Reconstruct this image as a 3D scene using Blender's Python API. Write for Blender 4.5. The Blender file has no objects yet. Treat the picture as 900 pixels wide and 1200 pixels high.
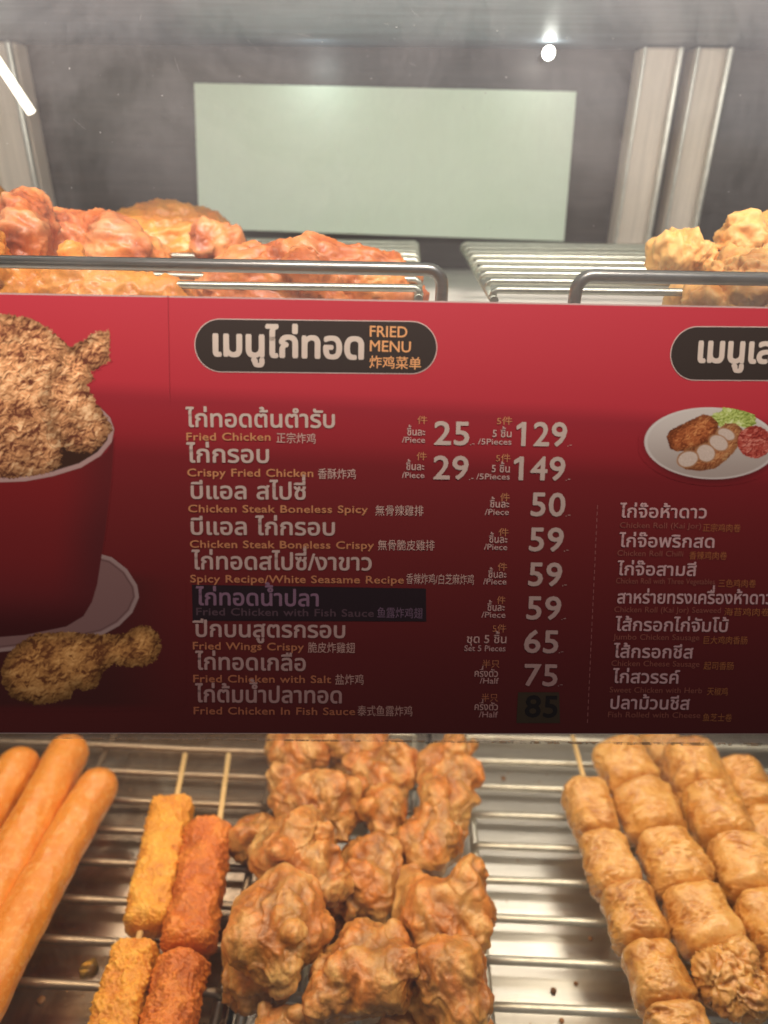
import bpy, math, random
import numpy as np
from mathutils import Vector, Matrix, Euler
from mathutils.geometry import tessellate_polygon

SC = bpy.context.scene
COL = SC.collection
R = math.radians

# ------------------------------------------------------------------ camera
FPX = 800.0                                   # focal length in pixels of the 900x1200 photograph
CAMZ = 0.40
cam_d = bpy.data.cameras.new('camera')
cam = bpy.data.objects.new('camera', cam_d)
COL.objects.link(cam)
cam.location = (0, 0, CAMZ)
CAMROT = (Matrix.Rotation(R(1.9), 4, 'Z') @ Matrix.Rotation(R(90 - 26.6), 4, 'X') @ Matrix.Rotation(R(0.8), 4, 'Z'))
cam.matrix_world = Matrix.Translation((0, 0, CAMZ)) @ CAMROT
cam_d.sensor_fit = 'VERTICAL'
cam_d.sensor_height = 24.0
cam_d.lens = 24.0 * FPX / 1200.0
cam_d.clip_start = 0.01
cam_d.clip_end = 50
cam_d.dof.use_dof = True
cam_d.dof.focus_distance = 0.280
cam_d.dof.aperture_fstop = 4.4
SC.camera = cam

# ------------------------------------------------------------------ world and lamps
W = bpy.data.worlds.new('World'); SC.world = W; W.use_nodes = True
W.node_tree.nodes['Background'].inputs[0].default_value = (0.50, 0.46, 0.44, 1)
W.node_tree.nodes['Background'].inputs[1].default_value = 0.16
SC.view_settings.view_transform = 'Standard'
SC.view_settings.look = 'None'
SC.view_settings.exposure = 0.0
SC.view_settings.gamma = 1.0

def area(name, loc, target, sx, sy, power, col, spread=180):
    l = bpy.data.lights.new(name, 'AREA'); l.shape = 'RECTANGLE'; l.size = sx; l.size_y = sy
    l.energy = power; l.color = col; l.spread = R(spread)
    o = bpy.data.objects.new(name, l); COL.objects.link(o)
    o.location = loc
    o.rotation_euler = (Vector(target) - Vector(loc)).to_track_quat('-Z', 'Y').to_euler()
    return o
# case lamps, an added front fill for the food, and the light of the shop behind the photographer
area('added_food_fill', (-0.02, 0.262, 0.312), (-0.02, 0.33, 0.0), 0.80, 0.018, 1.5, (1.0, 0.77, 0.50))  # unseen fill added behind the board to light the food fronts
area('shelf_tube_back', (0.0, 0.50, 0.318), (0.0, 0.36, 0.0), 0.80, 0.02, 0.85, (1.0, 0.88, 0.72))
area('shelf_bulb', (0.185, 0.43, 0.320), (0.185, 0.40, 0.0), 0.05, 0.05, 0.12, (1.0, 0.88, 0.68))
area('roof_tube_front', (0.0, 0.315, 0.462), (0.0, 0.50, 0.385), 0.80, 0.02, 0.62, (1.0, 0.95, 0.84))
area('shop_light_above', (0.05, -0.02, 0.90), (0.0, 0.30, 0.52), 0.7, 0.05, 1.55, (1.0, 0.84, 0.76), 54)
area('shop_light_cool', (-0.1, -0.62, 1.60), (0.0, 0.28, 0.45), 2.8, 0.42, 3.2, (0.56, 0.75, 1.0))
area('shop_wall_glow', (0.1, -1.5, 1.15), (0.0, 0.26, 0.36), 1.8, 0.45, 1.0, (1.0, 0.80, 0.74))

# ------------------------------------------------------------------ picking points in space
def ray(px, py):
    v = Vector(((px - 450) / FPX, -(py - 600) / FPX, -1.0))
    return CAMROT.to_3x3() @ v
CO = Vector((0, 0, CAMZ))
def at_z(px, py, z):                          # the point of height z seen there
    d = ray(px, py); return CO + d * ((z - CAMZ) / d.z)
def at_y(px, py, y):                          # the point at distance y into the case
    d = ray(px, py); return CO + d * (y / d.y)
def size_at(p, npx):                          # metres covered by npx photo pixels at p
    dep = -(CAMROT.to_3x3().inverted() @ (Vector(p) - CO)).z
    return npx * dep / FPX

area('added_wall_glow', (at_y(368, 66, 0.545)), (at_y(372, 92, 0.58)), 0.018, 0.012, 0.006, (0.9, 1.0, 0.95))  # weak light added to make the pale smudge on the back wall

# ------------------------------------------------------------------ object helpers
def link(name, me, mat=None, parent=None):
    o = bpy.data.objects.new(name, me); COL.objects.link(o)
    if mat is not None and not me.materials: me.materials.append(mat)
    if parent is not None: o.parent = parent
    return o
def tag(o, label=None, cat=None, group=None, kind=None):
    if label: o['label'] = label
    if cat: o['category'] = cat
    if group: o['group'] = group
    if kind: o['kind'] = kind
    return o
def empty(name, loc, label, cat, group=None):
    o = bpy.data.objects.new(name, None); COL.objects.link(o); o.location = loc
    o.empty_display_size = 0.02
    bpy.context.view_layer.update()
    return tag(o, label, cat, group)
def local(o, root):                           # keep world-space mesh coordinates under a root at its place
    o.parent = root
    o.matrix_parent_inverse = Matrix.Translation(-Vector(root.location))
    return o
def np_mesh(name, V, F, smooth=True, colors=None, attrs=None):
    """V (n,3) array; F (m,3) or (m,4) int array"""
    V = np.asarray(V, dtype=np.float32); F = np.asarray(F, dtype=np.int32)
    me = bpy.data.meshes.new(name)
    k = F.shape[1]
    me.vertices.add(len(V)); me.vertices.foreach_set('co', V.ravel())
    me.loops.add(F.size); me.loops.foreach_set('vertex_index', F.ravel())
    me.polygons.add(len(F))
    me.polygons.foreach_set('loop_start', np.arange(0, F.size, k, dtype=np.int32))
    me.polygons.foreach_set('use_smooth', np.full(len(F), smooth))
    me.update(calc_edges=True)
    if colors is not None:
        ca = me.color_attributes.new('print', 'FLOAT_COLOR', 'POINT')
        c4 = np.ones((len(V), 4), np.float32); c4[:, :3] = colors
        ca.data.foreach_set('color', c4.ravel())
    for k2, a in (attrs or {}).items():
        at = me.attributes.new(k2, 'FLOAT', 'POINT'); at.data.foreach_set('value', np.asarray(a, np.float32))
    return me
class MB:
    """collects boxes, bars and tubes into one mesh"""
    def __init__(s): s.V = []; s.F = []
    def add(s, V, F):
        n = len(s.V); s.V += [tuple(v) for v in V]; s.F += [tuple(i + n for i in f) for f in F]
    def box(s, a, b, M=None):
        x0, y0, z0 = a; x1, y1, z1 = b
        V = [Vector(v) for v in ((x0,y0,z0),(x1,y0,z0),(x1,y1,z0),(x0,y1,z0),(x0,y0,z1),(x1,y0,z1),(x1,y1,z1),(x0,y1,z1))]
        if M: V = [M @ v for v in V]
        s.add(V, [(0,3,2,1),(4,5,6,7),(0,1,5,4),(1,2,6,5),(2,3,7,6),(3,0,4,7)])
    def tube(s, pts, r, n=10, cap=True):
        pts = [Vector(p) for p in pts]; rings = []; prev = None
        for i, p in enumerate(pts):
            t = (pts[min(i+1, len(pts)-1)] - pts[max(i-1, 0)]).normalized()
            if prev is None:
                u = t.orthogonal().normalized()
            else:
                u = (prev - t * prev.dot(t)).normalized()
            prev = u; w = t.cross(u)
            rr = r[i] if isinstance(r, (list, tuple)) else r
            rings.append([p + (u * math.cos(2*math.pi*k/n) + w * math.sin(2*math.pi*k/n)) * rr for k in range(n)])
        V = [v for ring in rings for v in ring]; F = []
        for i in range(len(pts)-1):
            for k in range(n):
                F.append((i*n+k, i*n+(k+1)%n, (i+1)*n+(k+1)%n, (i+1)*n+k))
        if cap: F.append(tuple(range(n-1, -1, -1))); F.append(tuple((len(pts)-1)*n+k for k in range(n)))
        s.add(V, F)
    def build(s, name, mat, root=None, smooth=False, bevel=0):
        me = bpy.data.meshes.new(name); me.from_pydata(s.V, [], s.F); me.update()
        if smooth:
            me.polygons.foreach_set('use_smooth', [len(p.vertices) == 4 for p in me.polygons])
        o = link(name, me, mat)
        if bevel:
            m = o.modifiers.new('bevel', 'BEVEL'); m.width = bevel; m.segments = 2; m.limit_method = 'ANGLE'
        if root is not None: local(o, root)
        return o

# ------------------------------------------------------------------ numpy noise
rs = np.random.RandomState(7)
PERM = rs.permutation(256); PERM = np.concatenate([PERM, PERM, PERM])
G3 = rs.normal(size=(256, 3)); G3 /= np.linalg.norm(G3, axis=1)[:, None]
def perlin(P):
    P = np.asarray(P, dtype=np.float64); I = np.floor(P).astype(int); f = P - I; I &= 255
    u = f*f*f*(f*(f*6-15)+10); out = 0
    for dx in (0, 1):
        for dy in (0, 1):
            for dz in (0, 1):
                h = PERM[PERM[PERM[(I[:,0]+dx) & 255] + ((I[:,1]+dy) & 255)] + ((I[:,2]+dz) & 255)]
                g = G3[h]
                d = (f[:,0]-dx)*g[:,0] + (f[:,1]-dy)*g[:,1] + (f[:,2]-dz)*g[:,2]
                w = (u[:,0] if dx else 1-u[:,0]) * (u[:,1] if dy else 1-u[:,1]) * (u[:,2] if dz else 1-u[:,2])
                out = out + w*d
    return out * 1.6
def fbm(P, o=4, g=0.5):
    a = 1; s = 0; P = np.asarray(P, float)
    for i in range(o): s = s + a*perlin(P + i*17.3); P = P*2.03; a *= g
    return s
def ridged(P, o=3):
    a = 1; s = 0; P = np.asarray(P, float)
    for i in range(o): s = s + a*(1-2*np.abs(perlin(P + i*9.1))); P = P*2.1; a *= 0.5
    return s
def billow(P, o=3):
    a = 1; s = 0; P = np.asarray(P, float)
    for i in range(o): s = s + a*(np.abs(perlin(P + i*5.7))*2 - 0.5); P = P*2.1; a *= 0.5
    return s

# ------------------------------------------------------------------ materials
def nodes(name):
    m = bpy.data.materials.new(name); m.use_nodes = True
    return m, m.node_tree, m.node_tree.nodes['Principled BSDF']
def N(t, kind, **kw):
    n = t.nodes.new(kind)
    for k, v in kw.items():
        if k.startswith('i_'): n.inputs[k[2:].replace('_', ' ')].default_value = v
        else: setattr(n, k, v)
    return n
def ramp(t, stops, fac):
    r = N(t, 'ShaderNodeValToRGB'); e = r.color_ramp.elements
    while len(e) < len(stops): e.new(0.5)
    for el, (p, c) in zip(e, stops): el.position = p; el.color = (*c, 1)
    t.links.new(fac, r.inputs[0]); return r.outputs[0]
def coords(t, scale=(1, 1, 1)):
    tc = N(t, 'ShaderNodeTexCoord'); mp = N(t, 'ShaderNodeMapping'); mp.inputs['Scale'].default_value = scale
    t.links.new(tc.outputs['Object'], mp.inputs[0]); return mp.outputs[0]
def noise(t, vec, scale, detail=4, rough=0.55, dist=0):
    n = N(t, 'ShaderNodeTexNoise'); n.inputs['Scale'].default_value = scale; n.inputs['Detail'].default_value = detail
    n.inputs['Roughness'].default_value = rough; n.inputs['Distortion'].default_value = dist
    t.links.new(vec, n.inputs['Vector']); return n.outputs['Fac']
def bump(t, b, h, strength, dist=0.001):
    n = N(t, 'ShaderNodeBump'); n.inputs['Strength'].default_value = strength; n.inputs['Distance'].default_value = dist
    t.links.new(h, n.inputs['Height']); t.links.new(n.outputs[0], b.inputs['Normal'])
def mix(t, a, b, fac, mode='MIX'):
    n = N(t, 'ShaderNodeMix', data_type='RGBA', blend_type=mode)
    for s, v in ((0, fac), (6, a), (7, b)):
        if isinstance(v, (tuple, float, int)): n.inputs[s].default_value = v if not isinstance(v, tuple) else (*v, 1)
        else: t.links.new(v, n.inputs[s])
    return n.outputs[2]

def steel(name, col=(0.62, 0.61, 0.58), rough=0.28, grain=(4, 60, 60), metal=1.0, bmp=0.15):
    m, t, b = nodes(name)
    v = coords(t, grain)
    n1 = noise(t, v, 6, 5); n2 = noise(t, coords(t), 9, 3)
    c = ramp(t, [(0.3, tuple(x*0.82 for x in col)), (0.7, col)], n1)
    t.links.new(c, b.inputs['Base Color']); b.inputs['Metallic'].default_value = metal
    r = N(t, 'ShaderNodeMapRange'); r.inputs[3].default_value = rough*0.75; r.inputs[4].default_value = rough*1.5
    t.links.new(n2, r.inputs[0]); t.links.new(r.outputs[0], b.inputs['Roughness'])
    bump(t, b, n1, bmp, 0.0004)
    return m

M = {}
M['wire'] = steel('rack_wire_steel', (0.74, 0.74, 0.68), 0.34, (30, 30, 30), 0.75)
M['wire_brown'] = steel('reflection_brown_rack_wire_steel', (0.46, 0.36, 0.27), 0.34, (30, 30, 30), 0.8)  # brown reflections painted into the wire colour
M['uwire'] = steel('upper_rack_wire_steel', (0.56, 0.58, 0.49), 0.30, (30, 30, 30), 0.9)
M['rail'] = steel('guard_rail_steel', (0.50, 0.50, 0.46), 0.30, (8, 60, 60))
M['tray'] = steel('drip_tray_steel', (0.72, 0.70, 0.66), 0.30, (3, 30, 30), 1.0, 0.25)
def brown_tray_mat():
    m, t, b = nodes('oily_tray_steel_reflection_tint'); v = coords(t); n1 = noise(t, v, 22, 5, 0.6, 1.5); n2 = noise(t, coords(t, (3, 30, 30)), 6, 4)
    c = ramp(t, [(0.35, (0.34, 0.23, 0.15)), (0.55, (0.50, 0.38, 0.28)), (0.72, (0.66, 0.58, 0.48))], n1); t.links.new(c, b.inputs['Base Color'])  # brown reflection of the food painted into the oily steel
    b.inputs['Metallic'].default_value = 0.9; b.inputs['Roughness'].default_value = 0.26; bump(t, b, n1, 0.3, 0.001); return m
M['tray_brown_reflection'] = brown_tray_mat()
M['floor'] = steel('case_floor_steel', (0.30, 0.29, 0.27), 0.4)
M['post'] = steel('door_frame_steel', (0.84, 0.74, 0.64), 0.5, (60, 60, 3), 0.2)
M['shelfplate'] = steel('shelf_plate_steel', (0.72, 0.70, 0.64), 0.4, (4, 60, 60), 0.2)

def wall_mat():
    m, t, b = nodes('smoked_back_panel')
    v = coords(t, (1.5, 1, 22)); n1 = noise(t, v, 7, 6, 0.6); n2 = noise(t, coords(t), 8, 3)
    c = ramp(t, [(0.25, (0.050, 0.040, 0.040)), (0.5, (0.085, 0.070, 0.066)), (0.75, (0.14, 0.115, 0.105))], n1)
    c = mix(t, c, (0.05, 0.045, 0.047), n2)
    t.links.new(c, b.inputs['Base Color']); b.inputs['Roughness'].default_value = 0.38
    bump(t, b, n1, 0.2, 0.001); return m
M['wall'] = wall_mat()
def roof_mat():
    m, t, b = nodes('roof_panel')
    v = coords(t, (2, 12, 1)); n1 = noise(t, v, 6, 6, 0.6)
    c = ramp(t, [(0.3, (0.20, 0.24, 0.29)), (0.7, (0.36, 0.43, 0.52))], n1)
    t.links.new(c, b.inputs['Base Color']); b.inputs['Metallic'].default_value = 0.5; b.inputs['Roughness'].default_value = 0.5
    bump(t, b, n1, 0.3, 0.001); return m
M['roof'] = roof_mat()
def paper_mat():
    m, t, b = nodes('pale_green_paper')
    n1 = noise(t, coords(t), 12, 4)
    c = ramp(t, [(0.3, (0.72, 0.86, 0.70)), (0.7, (0.78, 0.90, 0.77))], n1)
    t.links.new(c, b.inputs['Base Color']); b.inputs['Roughness'].default_value = 0.6
    return m
M['paper'] = paper_mat()
def glow_mat(col, s):
    m, t, b = nodes('lamp_and_glint_glow'); b.inputs['Emission Color'].default_value = (*col, 1); b.inputs['Emission Strength'].default_value = s
    b.inputs['Base Color'].default_value = (0.8, 0.8, 0.8, 1); return m

def glass_mat():
    m, t, b = nodes('greasy_front_glass'); t.nodes.remove(b)
    out = t.nodes['Material Output']
    tr = N(t, 'ShaderNodeBsdfTransparent'); tr.inputs[0].default_value = (0.97, 0.98, 0.975, 1)
    gl = N(t, 'ShaderNodeBsdfGlossy'); gl.inputs['Roughness'].default_value = 0.09
    df = N(t, 'ShaderNodeBsdfDiffuse'); df.inputs[0].default_value = (0.8, 0.8, 0.8, 1)
    fr = N(t, 'ShaderNodeFresnel'); fr.inputs[0].default_value = 1.45
    v = coords(t); n1 = noise(t, coords(t, (1, 1, 1)), 9, 7, 0.62, 1.2); n2 = noise(t, coords(t, (60, 60, 9)), 6, 4, 0.6)
    mr = N(t, 'ShaderNodeMapRange'); mr.inputs[1].default_value = 0.38; mr.inputs[2].default_value = 0.75
    mr.inputs[3].default_value = 0.020; mr.inputs[4].default_value = 0.105; t.links.new(n1, mr.inputs[0])
    mu = N(t, 'ShaderNodeMath', operation='MULTIPLY_ADD'); mu.inputs[1].default_value = 0.03; t.links.new(n2, mu.inputs[0]); t.links.new(mr.outputs[0], mu.inputs[2])
    sp = N(t, 'ShaderNodeSeparateXYZ'); t.links.new(v, sp.inputs[0]); gz = N(t, 'ShaderNodeMapRange'); gz.interpolation_type = 'SMOOTHSTEP'
    gz.inputs[1].default_value = 0.37; gz.inputs[2].default_value = 0.46; gz.inputs[3].default_value = 1.0; gz.inputs[4].default_value = 2.3; t.links.new(sp.outputs[2], gz.inputs[0])
    m5 = N(t, 'ShaderNodeMath', operation='MULTIPLY'); t.links.new(mu.outputs[0], m5.inputs[0]); t.links.new(gz.outputs[0], m5.inputs[1]); mu = m5
    a = N(t, 'ShaderNodeMixShader'); t.links.new(fr.outputs[0], a.inputs[0]); t.links.new(tr.outputs[0], a.inputs[1]); t.links.new(gl.outputs[0], a.inputs[2])
    c = N(t, 'ShaderNodeMixShader'); t.links.new(mu.outputs[0], c.inputs[0]); t.links.new(a.outputs[0], c.inputs[1]); t.links.new(df.outputs[0], c.inputs[2])
    t.links.new(c.outputs[0], out.inputs[0]); return m
M['glass'] = glass_mat()
def film_mat(name, lo, hi, col, thr=(0.42, 0.6), sc=60):
    m, t, b = nodes(name); t.nodes.remove(b); out = t.nodes['Material Output']
    tr = N(t, 'ShaderNodeBsdfTransparent'); df = N(t, 'ShaderNodeBsdfPrincipled')
    df.inputs['Base Color'].default_value = (*col, 1); df.inputs['Roughness'].default_value = 0.35
    n1 = noise(t, coords(t, (1, 1, 1)), sc, 6, 0.65)
    mr = N(t, 'ShaderNodeMapRange'); mr.inputs[1].default_value = thr[0]; mr.inputs[2].default_value = thr[1]
    mr.inputs[3].default_value = lo; mr.inputs[4].default_value = hi; t.links.new(n1, mr.inputs[0])
    c = N(t, 'ShaderNodeMixShader'); t.links.new(mr.outputs[0], c.inputs[0]); t.links.new(tr.outputs[0], c.inputs[1]); t.links.new(df.outputs[0], c.inputs[2])
    t.links.new(c.outputs[0], out.inputs[0]); return m
M['film'] = film_mat('sign_film_edge', 0.16, 0.34, (0.62, 0.50, 0.42))
M['grime'] = film_mat('grime_line', 0.05, 0.75, (0.36, 0.22, 0.12), (0.45, 0.55), 220)
M['dust'] = nodes('dust_white')[0]
M['dust'].node_tree.nodes['Principled BSDF'].inputs['Base Color'].default_value = (0.62, 0.62, 0.6, 1)
M['dust'].node_tree.nodes['Principled BSDF'].inputs['Alpha'].default_value = 0.6

def food(name, stops, sc=40, rough=0.42, coat=0.25, sss=0.12, bsc=400, bst=0.35, cav=0.5, cavcol=(0.25, 0.1, 0.03), hi=None, dist=1.0, speck=0.0, spsc=500, spcol=(0.3, 0.1, 0.02)):
    m, t, b = nodes(name)
    v = coords(t); n1 = noise(t, v, sc, 5, 0.6, dist)
    c = ramp(t, stops, n1)
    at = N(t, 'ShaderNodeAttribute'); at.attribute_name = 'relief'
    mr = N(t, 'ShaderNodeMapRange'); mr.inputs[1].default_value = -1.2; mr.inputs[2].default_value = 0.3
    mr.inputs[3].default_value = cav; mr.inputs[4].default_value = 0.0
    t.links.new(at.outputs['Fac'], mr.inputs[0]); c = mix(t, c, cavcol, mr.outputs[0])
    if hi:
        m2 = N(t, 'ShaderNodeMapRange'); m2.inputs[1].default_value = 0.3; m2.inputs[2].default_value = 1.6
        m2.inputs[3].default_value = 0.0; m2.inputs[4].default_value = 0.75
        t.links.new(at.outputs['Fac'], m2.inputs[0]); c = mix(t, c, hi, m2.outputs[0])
    if speck:
        ns = noise(t, v, spsc, 4, 0.7); m3 = N(t, 'ShaderNodeMapRange'); m3.inputs[1].default_value = 0.50; m3.inputs[2].default_value = 0.68
        m3.inputs[3].default_value = 0.0; m3.inputs[4].default_value = speck; t.links.new(ns, m3.inputs[0]); c = mix(t, c, spcol, m3.outputs[0])
    t.links.new(c, b.inputs['Base Color'])
    nr = noise(t, v, sc*3, 4)
    r = N(t, 'ShaderNodeMapRange'); r.inputs[3].default_value = rough*0.6; r.inputs[4].default_value = rough*1.5
    t.links.new(nr, r.inputs[0]); t.links.new(r.outputs[0], b.inputs['Roughness'])
    b.inputs['Coat Weight'].default_value = coat; b.inputs['Coat Roughness'].default_value = 0.25
    b.inputs['Subsurface Weight'].default_value = sss; b.inputs['Subsurface Radius'].default_value = (1.0, 0.4, 0.15)
    b.inputs['Subsurface Scale'].default_value = 0.004
    bump(t, b, noise(t, v, bsc, 5, 0.65), bst, 0.0006)
    return m
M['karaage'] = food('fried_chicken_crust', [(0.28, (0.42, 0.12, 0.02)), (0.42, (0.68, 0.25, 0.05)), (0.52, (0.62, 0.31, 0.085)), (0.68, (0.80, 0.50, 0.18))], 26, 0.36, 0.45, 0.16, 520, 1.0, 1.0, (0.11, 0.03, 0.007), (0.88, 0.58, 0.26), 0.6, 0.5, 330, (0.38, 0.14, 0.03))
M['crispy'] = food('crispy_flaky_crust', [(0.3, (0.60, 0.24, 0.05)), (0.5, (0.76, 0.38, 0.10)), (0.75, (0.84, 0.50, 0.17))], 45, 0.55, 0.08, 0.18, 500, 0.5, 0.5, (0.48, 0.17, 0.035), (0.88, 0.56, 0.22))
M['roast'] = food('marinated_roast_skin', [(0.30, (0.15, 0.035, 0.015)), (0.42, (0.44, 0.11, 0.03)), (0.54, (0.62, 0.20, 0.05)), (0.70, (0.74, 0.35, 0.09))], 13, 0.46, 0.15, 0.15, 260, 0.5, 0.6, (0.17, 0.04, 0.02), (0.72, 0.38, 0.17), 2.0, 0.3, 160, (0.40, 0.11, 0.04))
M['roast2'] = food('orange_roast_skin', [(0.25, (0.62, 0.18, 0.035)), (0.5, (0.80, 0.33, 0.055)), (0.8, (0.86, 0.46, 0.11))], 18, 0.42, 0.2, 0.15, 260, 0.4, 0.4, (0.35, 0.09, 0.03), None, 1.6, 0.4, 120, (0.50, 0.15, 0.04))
M['sausage'] = food('smooth_sausage_skin', [(0.3, (0.74, 0.23, 0.022)), (0.7, (0.88, 0.35, 0.045))], 28, 0.28, 0.5, 0.12, 500, 1.0, 0.2, (0.5, 0.15, 0.02), None, 1.0, 0.55, 300, (0.95, 0.56, 0.20))  # pale specks are small highlights painted into the skin colour
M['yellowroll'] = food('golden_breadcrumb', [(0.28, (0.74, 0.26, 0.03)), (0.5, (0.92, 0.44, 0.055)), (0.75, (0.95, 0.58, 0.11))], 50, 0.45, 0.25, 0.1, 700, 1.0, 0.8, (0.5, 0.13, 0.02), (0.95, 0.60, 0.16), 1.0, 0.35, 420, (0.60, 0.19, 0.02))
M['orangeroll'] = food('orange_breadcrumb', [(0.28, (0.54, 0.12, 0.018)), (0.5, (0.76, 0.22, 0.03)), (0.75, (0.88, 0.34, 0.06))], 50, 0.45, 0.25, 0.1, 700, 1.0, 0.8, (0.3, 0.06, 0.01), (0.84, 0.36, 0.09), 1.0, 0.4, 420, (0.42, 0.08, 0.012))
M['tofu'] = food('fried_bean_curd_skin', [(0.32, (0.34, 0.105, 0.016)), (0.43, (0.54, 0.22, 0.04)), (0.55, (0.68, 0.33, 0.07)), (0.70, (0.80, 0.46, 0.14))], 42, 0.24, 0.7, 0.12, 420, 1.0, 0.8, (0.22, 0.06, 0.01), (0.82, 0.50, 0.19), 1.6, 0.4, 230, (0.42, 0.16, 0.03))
M['stick'] = food('bamboo_stick', [(0.3, (0.74, 0.50, 0.22)), (0.7, (0.84, 0.62, 0.32))], 60, 0.6, 0.0, 0.0, 500, 0.2, 0.0)
M['oil'] = nodes('oil_drop')[0]
_b = M['oil'].node_tree.nodes['Principled BSDF']; _b.inputs['Base Color'].default_value = (0.75, 0.5, 0.12, 1); _b.inputs['Roughness'].default_value = 0.05; _b.inputs['Transmission Weight'].default_value = 0.8
M['crumb'] = food('brown_crumb', [(0.3, (0.25, 0.10, 0.03)), (0.7, (0.45, 0.22, 0.07))], 90)

# ------------------------------------------------------------------ the case (setting)
WALLY, ROOFZ, RACKZ = 0.58, 0.478, 0.355
b = MB(); b.box((-0.75, WALLY, -0.05), (0.80, WALLY + 0.01, 0.55)); tag(b.build('back_wall', M['wall']), 'dark smoked back panel of the display case', kind='structure')
b = MB(); b.box((-0.75, 0.345, ROOFZ), (0.80, WALLY, ROOFZ + 0.006)); tag(b.build('ceiling', M['roof']), 'glossy blue grey roof inside the case', kind='structure')
b = MB(); b.box((-0.75, 0.08, -0.052), (0.80, WALLY, -0.044)); tag(b.build('floor', M['floor']), 'grey steel floor of the display case', kind='structure')
b = MB(); b.box((-0.75, 0.255, 0.324), (0.80, WALLY - 0.002, 0.330)); b.box((-0.75, 0.255, 0.330), (0.80, 0.258, 0.338))
tag(b.build('shelf_plate', M['shelfplate'], bevel=0.0006), 'steel shelf plate running under the upper wire racks', 'shelf')

# door frames at the back
def post(x0, x1, label, yy=WALLY):
    root = empty('door_frame', (0.5*(x0+x1), yy, RACKZ), label, 'door frame', 'steel door frames behind the upper racks')
    b = MB(); b.box((x0, yy - 0.020, RACKZ - 0.02), (x1, yy - 0.001, ROOFZ - 0.001)); b.build('upright', M['post'], root, bevel=0.002)
    b = MB(); b.box((x1 - 0.0045, yy - 0.0255, RACKZ - 0.02), (x1 - 0.0005, yy - 0.0205, ROOFZ - 0.001)); b.build('edge_trim', M['wire'], root, bevel=0.0015)
    b = MB(); b.box((x0 + 0.0005, yy - 0.0235, RACKZ - 0.02), (x0 + 0.0025, yy - 0.0205, ROOFZ - 0.001)); b.build('edge_trim', M['wire'], root, bevel=0.0008)
PY = WALLY - 0.02
def px_x(px, py): return at_y(px, py, PY).x
post(px_x(731, 200), px_x(776, 200), 'bright steel door frame upright, the one nearer the pale green sheet')
post(px_x(789, 200), px_x(830, 200), 'bright steel door frame upright farther from the pale green sheet')
post(px_x(-6, 200), px_x(45, 200), 'broad grey steel upright behind the roast chicken pile')

# pale sheet
q = [at_y(233, 268, WALLY - 0.012), at_y(661, 283, WALLY - 0.012), at_y(676, 107, WALLY - 0.004), at_y(227, 97, WALLY - 0.004)]
b = MB(); back = [p + Vector((0, 0.003, 0)) for p in q]
b.add(q + back, [(0, 1, 2, 3), (7, 6, 5, 4), (0, 4, 5, 1), (1, 5, 6, 2), (2, 6, 7, 3), (3, 7, 4, 0)])
tag(b.build('blank_sheet', M['paper'], bevel=0.0006), 'blank pale green sheet hung on the dark back panel', 'sheet')

# lamp seen under the roof, then a glowing stand-in for a glint
def ceiling_lamp(px, py, r, s, label, col):
    p = at_y(px, py, WALLY - 0.03)
    root = empty('spot_lamp', p, label, 'lamp', 'small lamps under the case roof')
    b = MB(); b.tube([(p.x, WALLY, p.z), (p.x, p.y + r*0.8, p.z)], r*0.55, 12); b.build('socket', M['rail'], root, True)
    me = bpy.data.meshes.new('bulb'); import bmesh
    bm = bmesh.new(); bmesh.ops.create_uvsphere(bm, u_segments=16, v_segments=10, radius=r); bm.to_mesh(me); bm.free()
    me.polygons.foreach_set('use_smooth', [True]*len(me.polygons))
    o = link('bulb', me, glow_mat(col, s)); o.location = p; local(o, root)
ceiling_lamp(643, 62, 0.0040, 24, 'small bulb glaring white above the pale green sheet', (1.0, 0.98, 0.85))
b = MB(); pa, pb = at_y(-14, 55, 0.50), at_y(37, 132, 0.50); b.tube([pa, pb], 0.0030, 10)  # glowing rod added to show a reflected glint
o = b.build('glint_streak', glow_mat((1.0, 0.90, 0.72), 3.0), None, True); tag(o, 'thin glowing streak added as a reflected glint in front of the broad grey upright', 'lamp')

# ------------------------------------------------------------------ wire racks
def rack(label, x0, x1, ys, z, rad, y_front, y_back, side=(True, True), rail=None, group=None):
    wm = M['uwire'] if z > 0.1 else (M['wire_brown'] if 'sausages' in label else M['wire'])
    root = empty('wire_rack', (0.5*(x0+x1), 0.5*(y_front+y_back), z), label, 'rack', group)
    me = None
    for y in ys:
        if me is None:
            b = MB(); e = 2.2*rad
            b.tube([(x0, 0, -e*0.9), (x0 + 0.0008, 0, -e*0.3), (x0 + e*0.6, 0, 0)] + [(x0 + (x1-x0)*k/6, 0, 0.0004*math.sin(k*2.1)) for k in range(1, 6)] + [(x1 - e*0.6, 0, 0), (x1 - 0.0008, 0, -e*0.3), (x1, 0, -e*0.9)], rad, 10)
            o = b.build('wire', wm, None, True); me = o.data; first = False
        else:
            o = link('wire', me)
        o.location = (0, y, z - rad); o.rotation_euler = (0, R(random.uniform(-0.12, 0.12)), R(random.uniform(-0.15, 0.15)))
        local(o, root)
    for k, x in enumerate((x0 + rad*0.4, x1 - rad*0.4)):
        if side[k]:
            b = MB(); b.tube([(x, y_front, z - rad*3.4), (x, y_back, z - rad*3.4)], rad*1.15, 10); b.build('frame_wire', wm, root, True)
    for fx in (0.33, 0.67):
        b = MB(); x = x0 + (x1-x0)*fx; b.tube([(x, y_front, z - rad*3.0), (x, y_back, z - rad*3.0)], rad*0.9, 8); b.build('cross_wire', wm, root, True)
    return root
random.seed(4)
ya = at_z(600, 890, 0).y; yb = at_z(600, 1178, 0).y; pit = (ya - yb)/7
ROWS = [ya + pit*k for k in range(5, -10, -1)]
yf, ybk = ROWS[-1] - 0.01, ROWS[0] + 0.01
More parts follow.
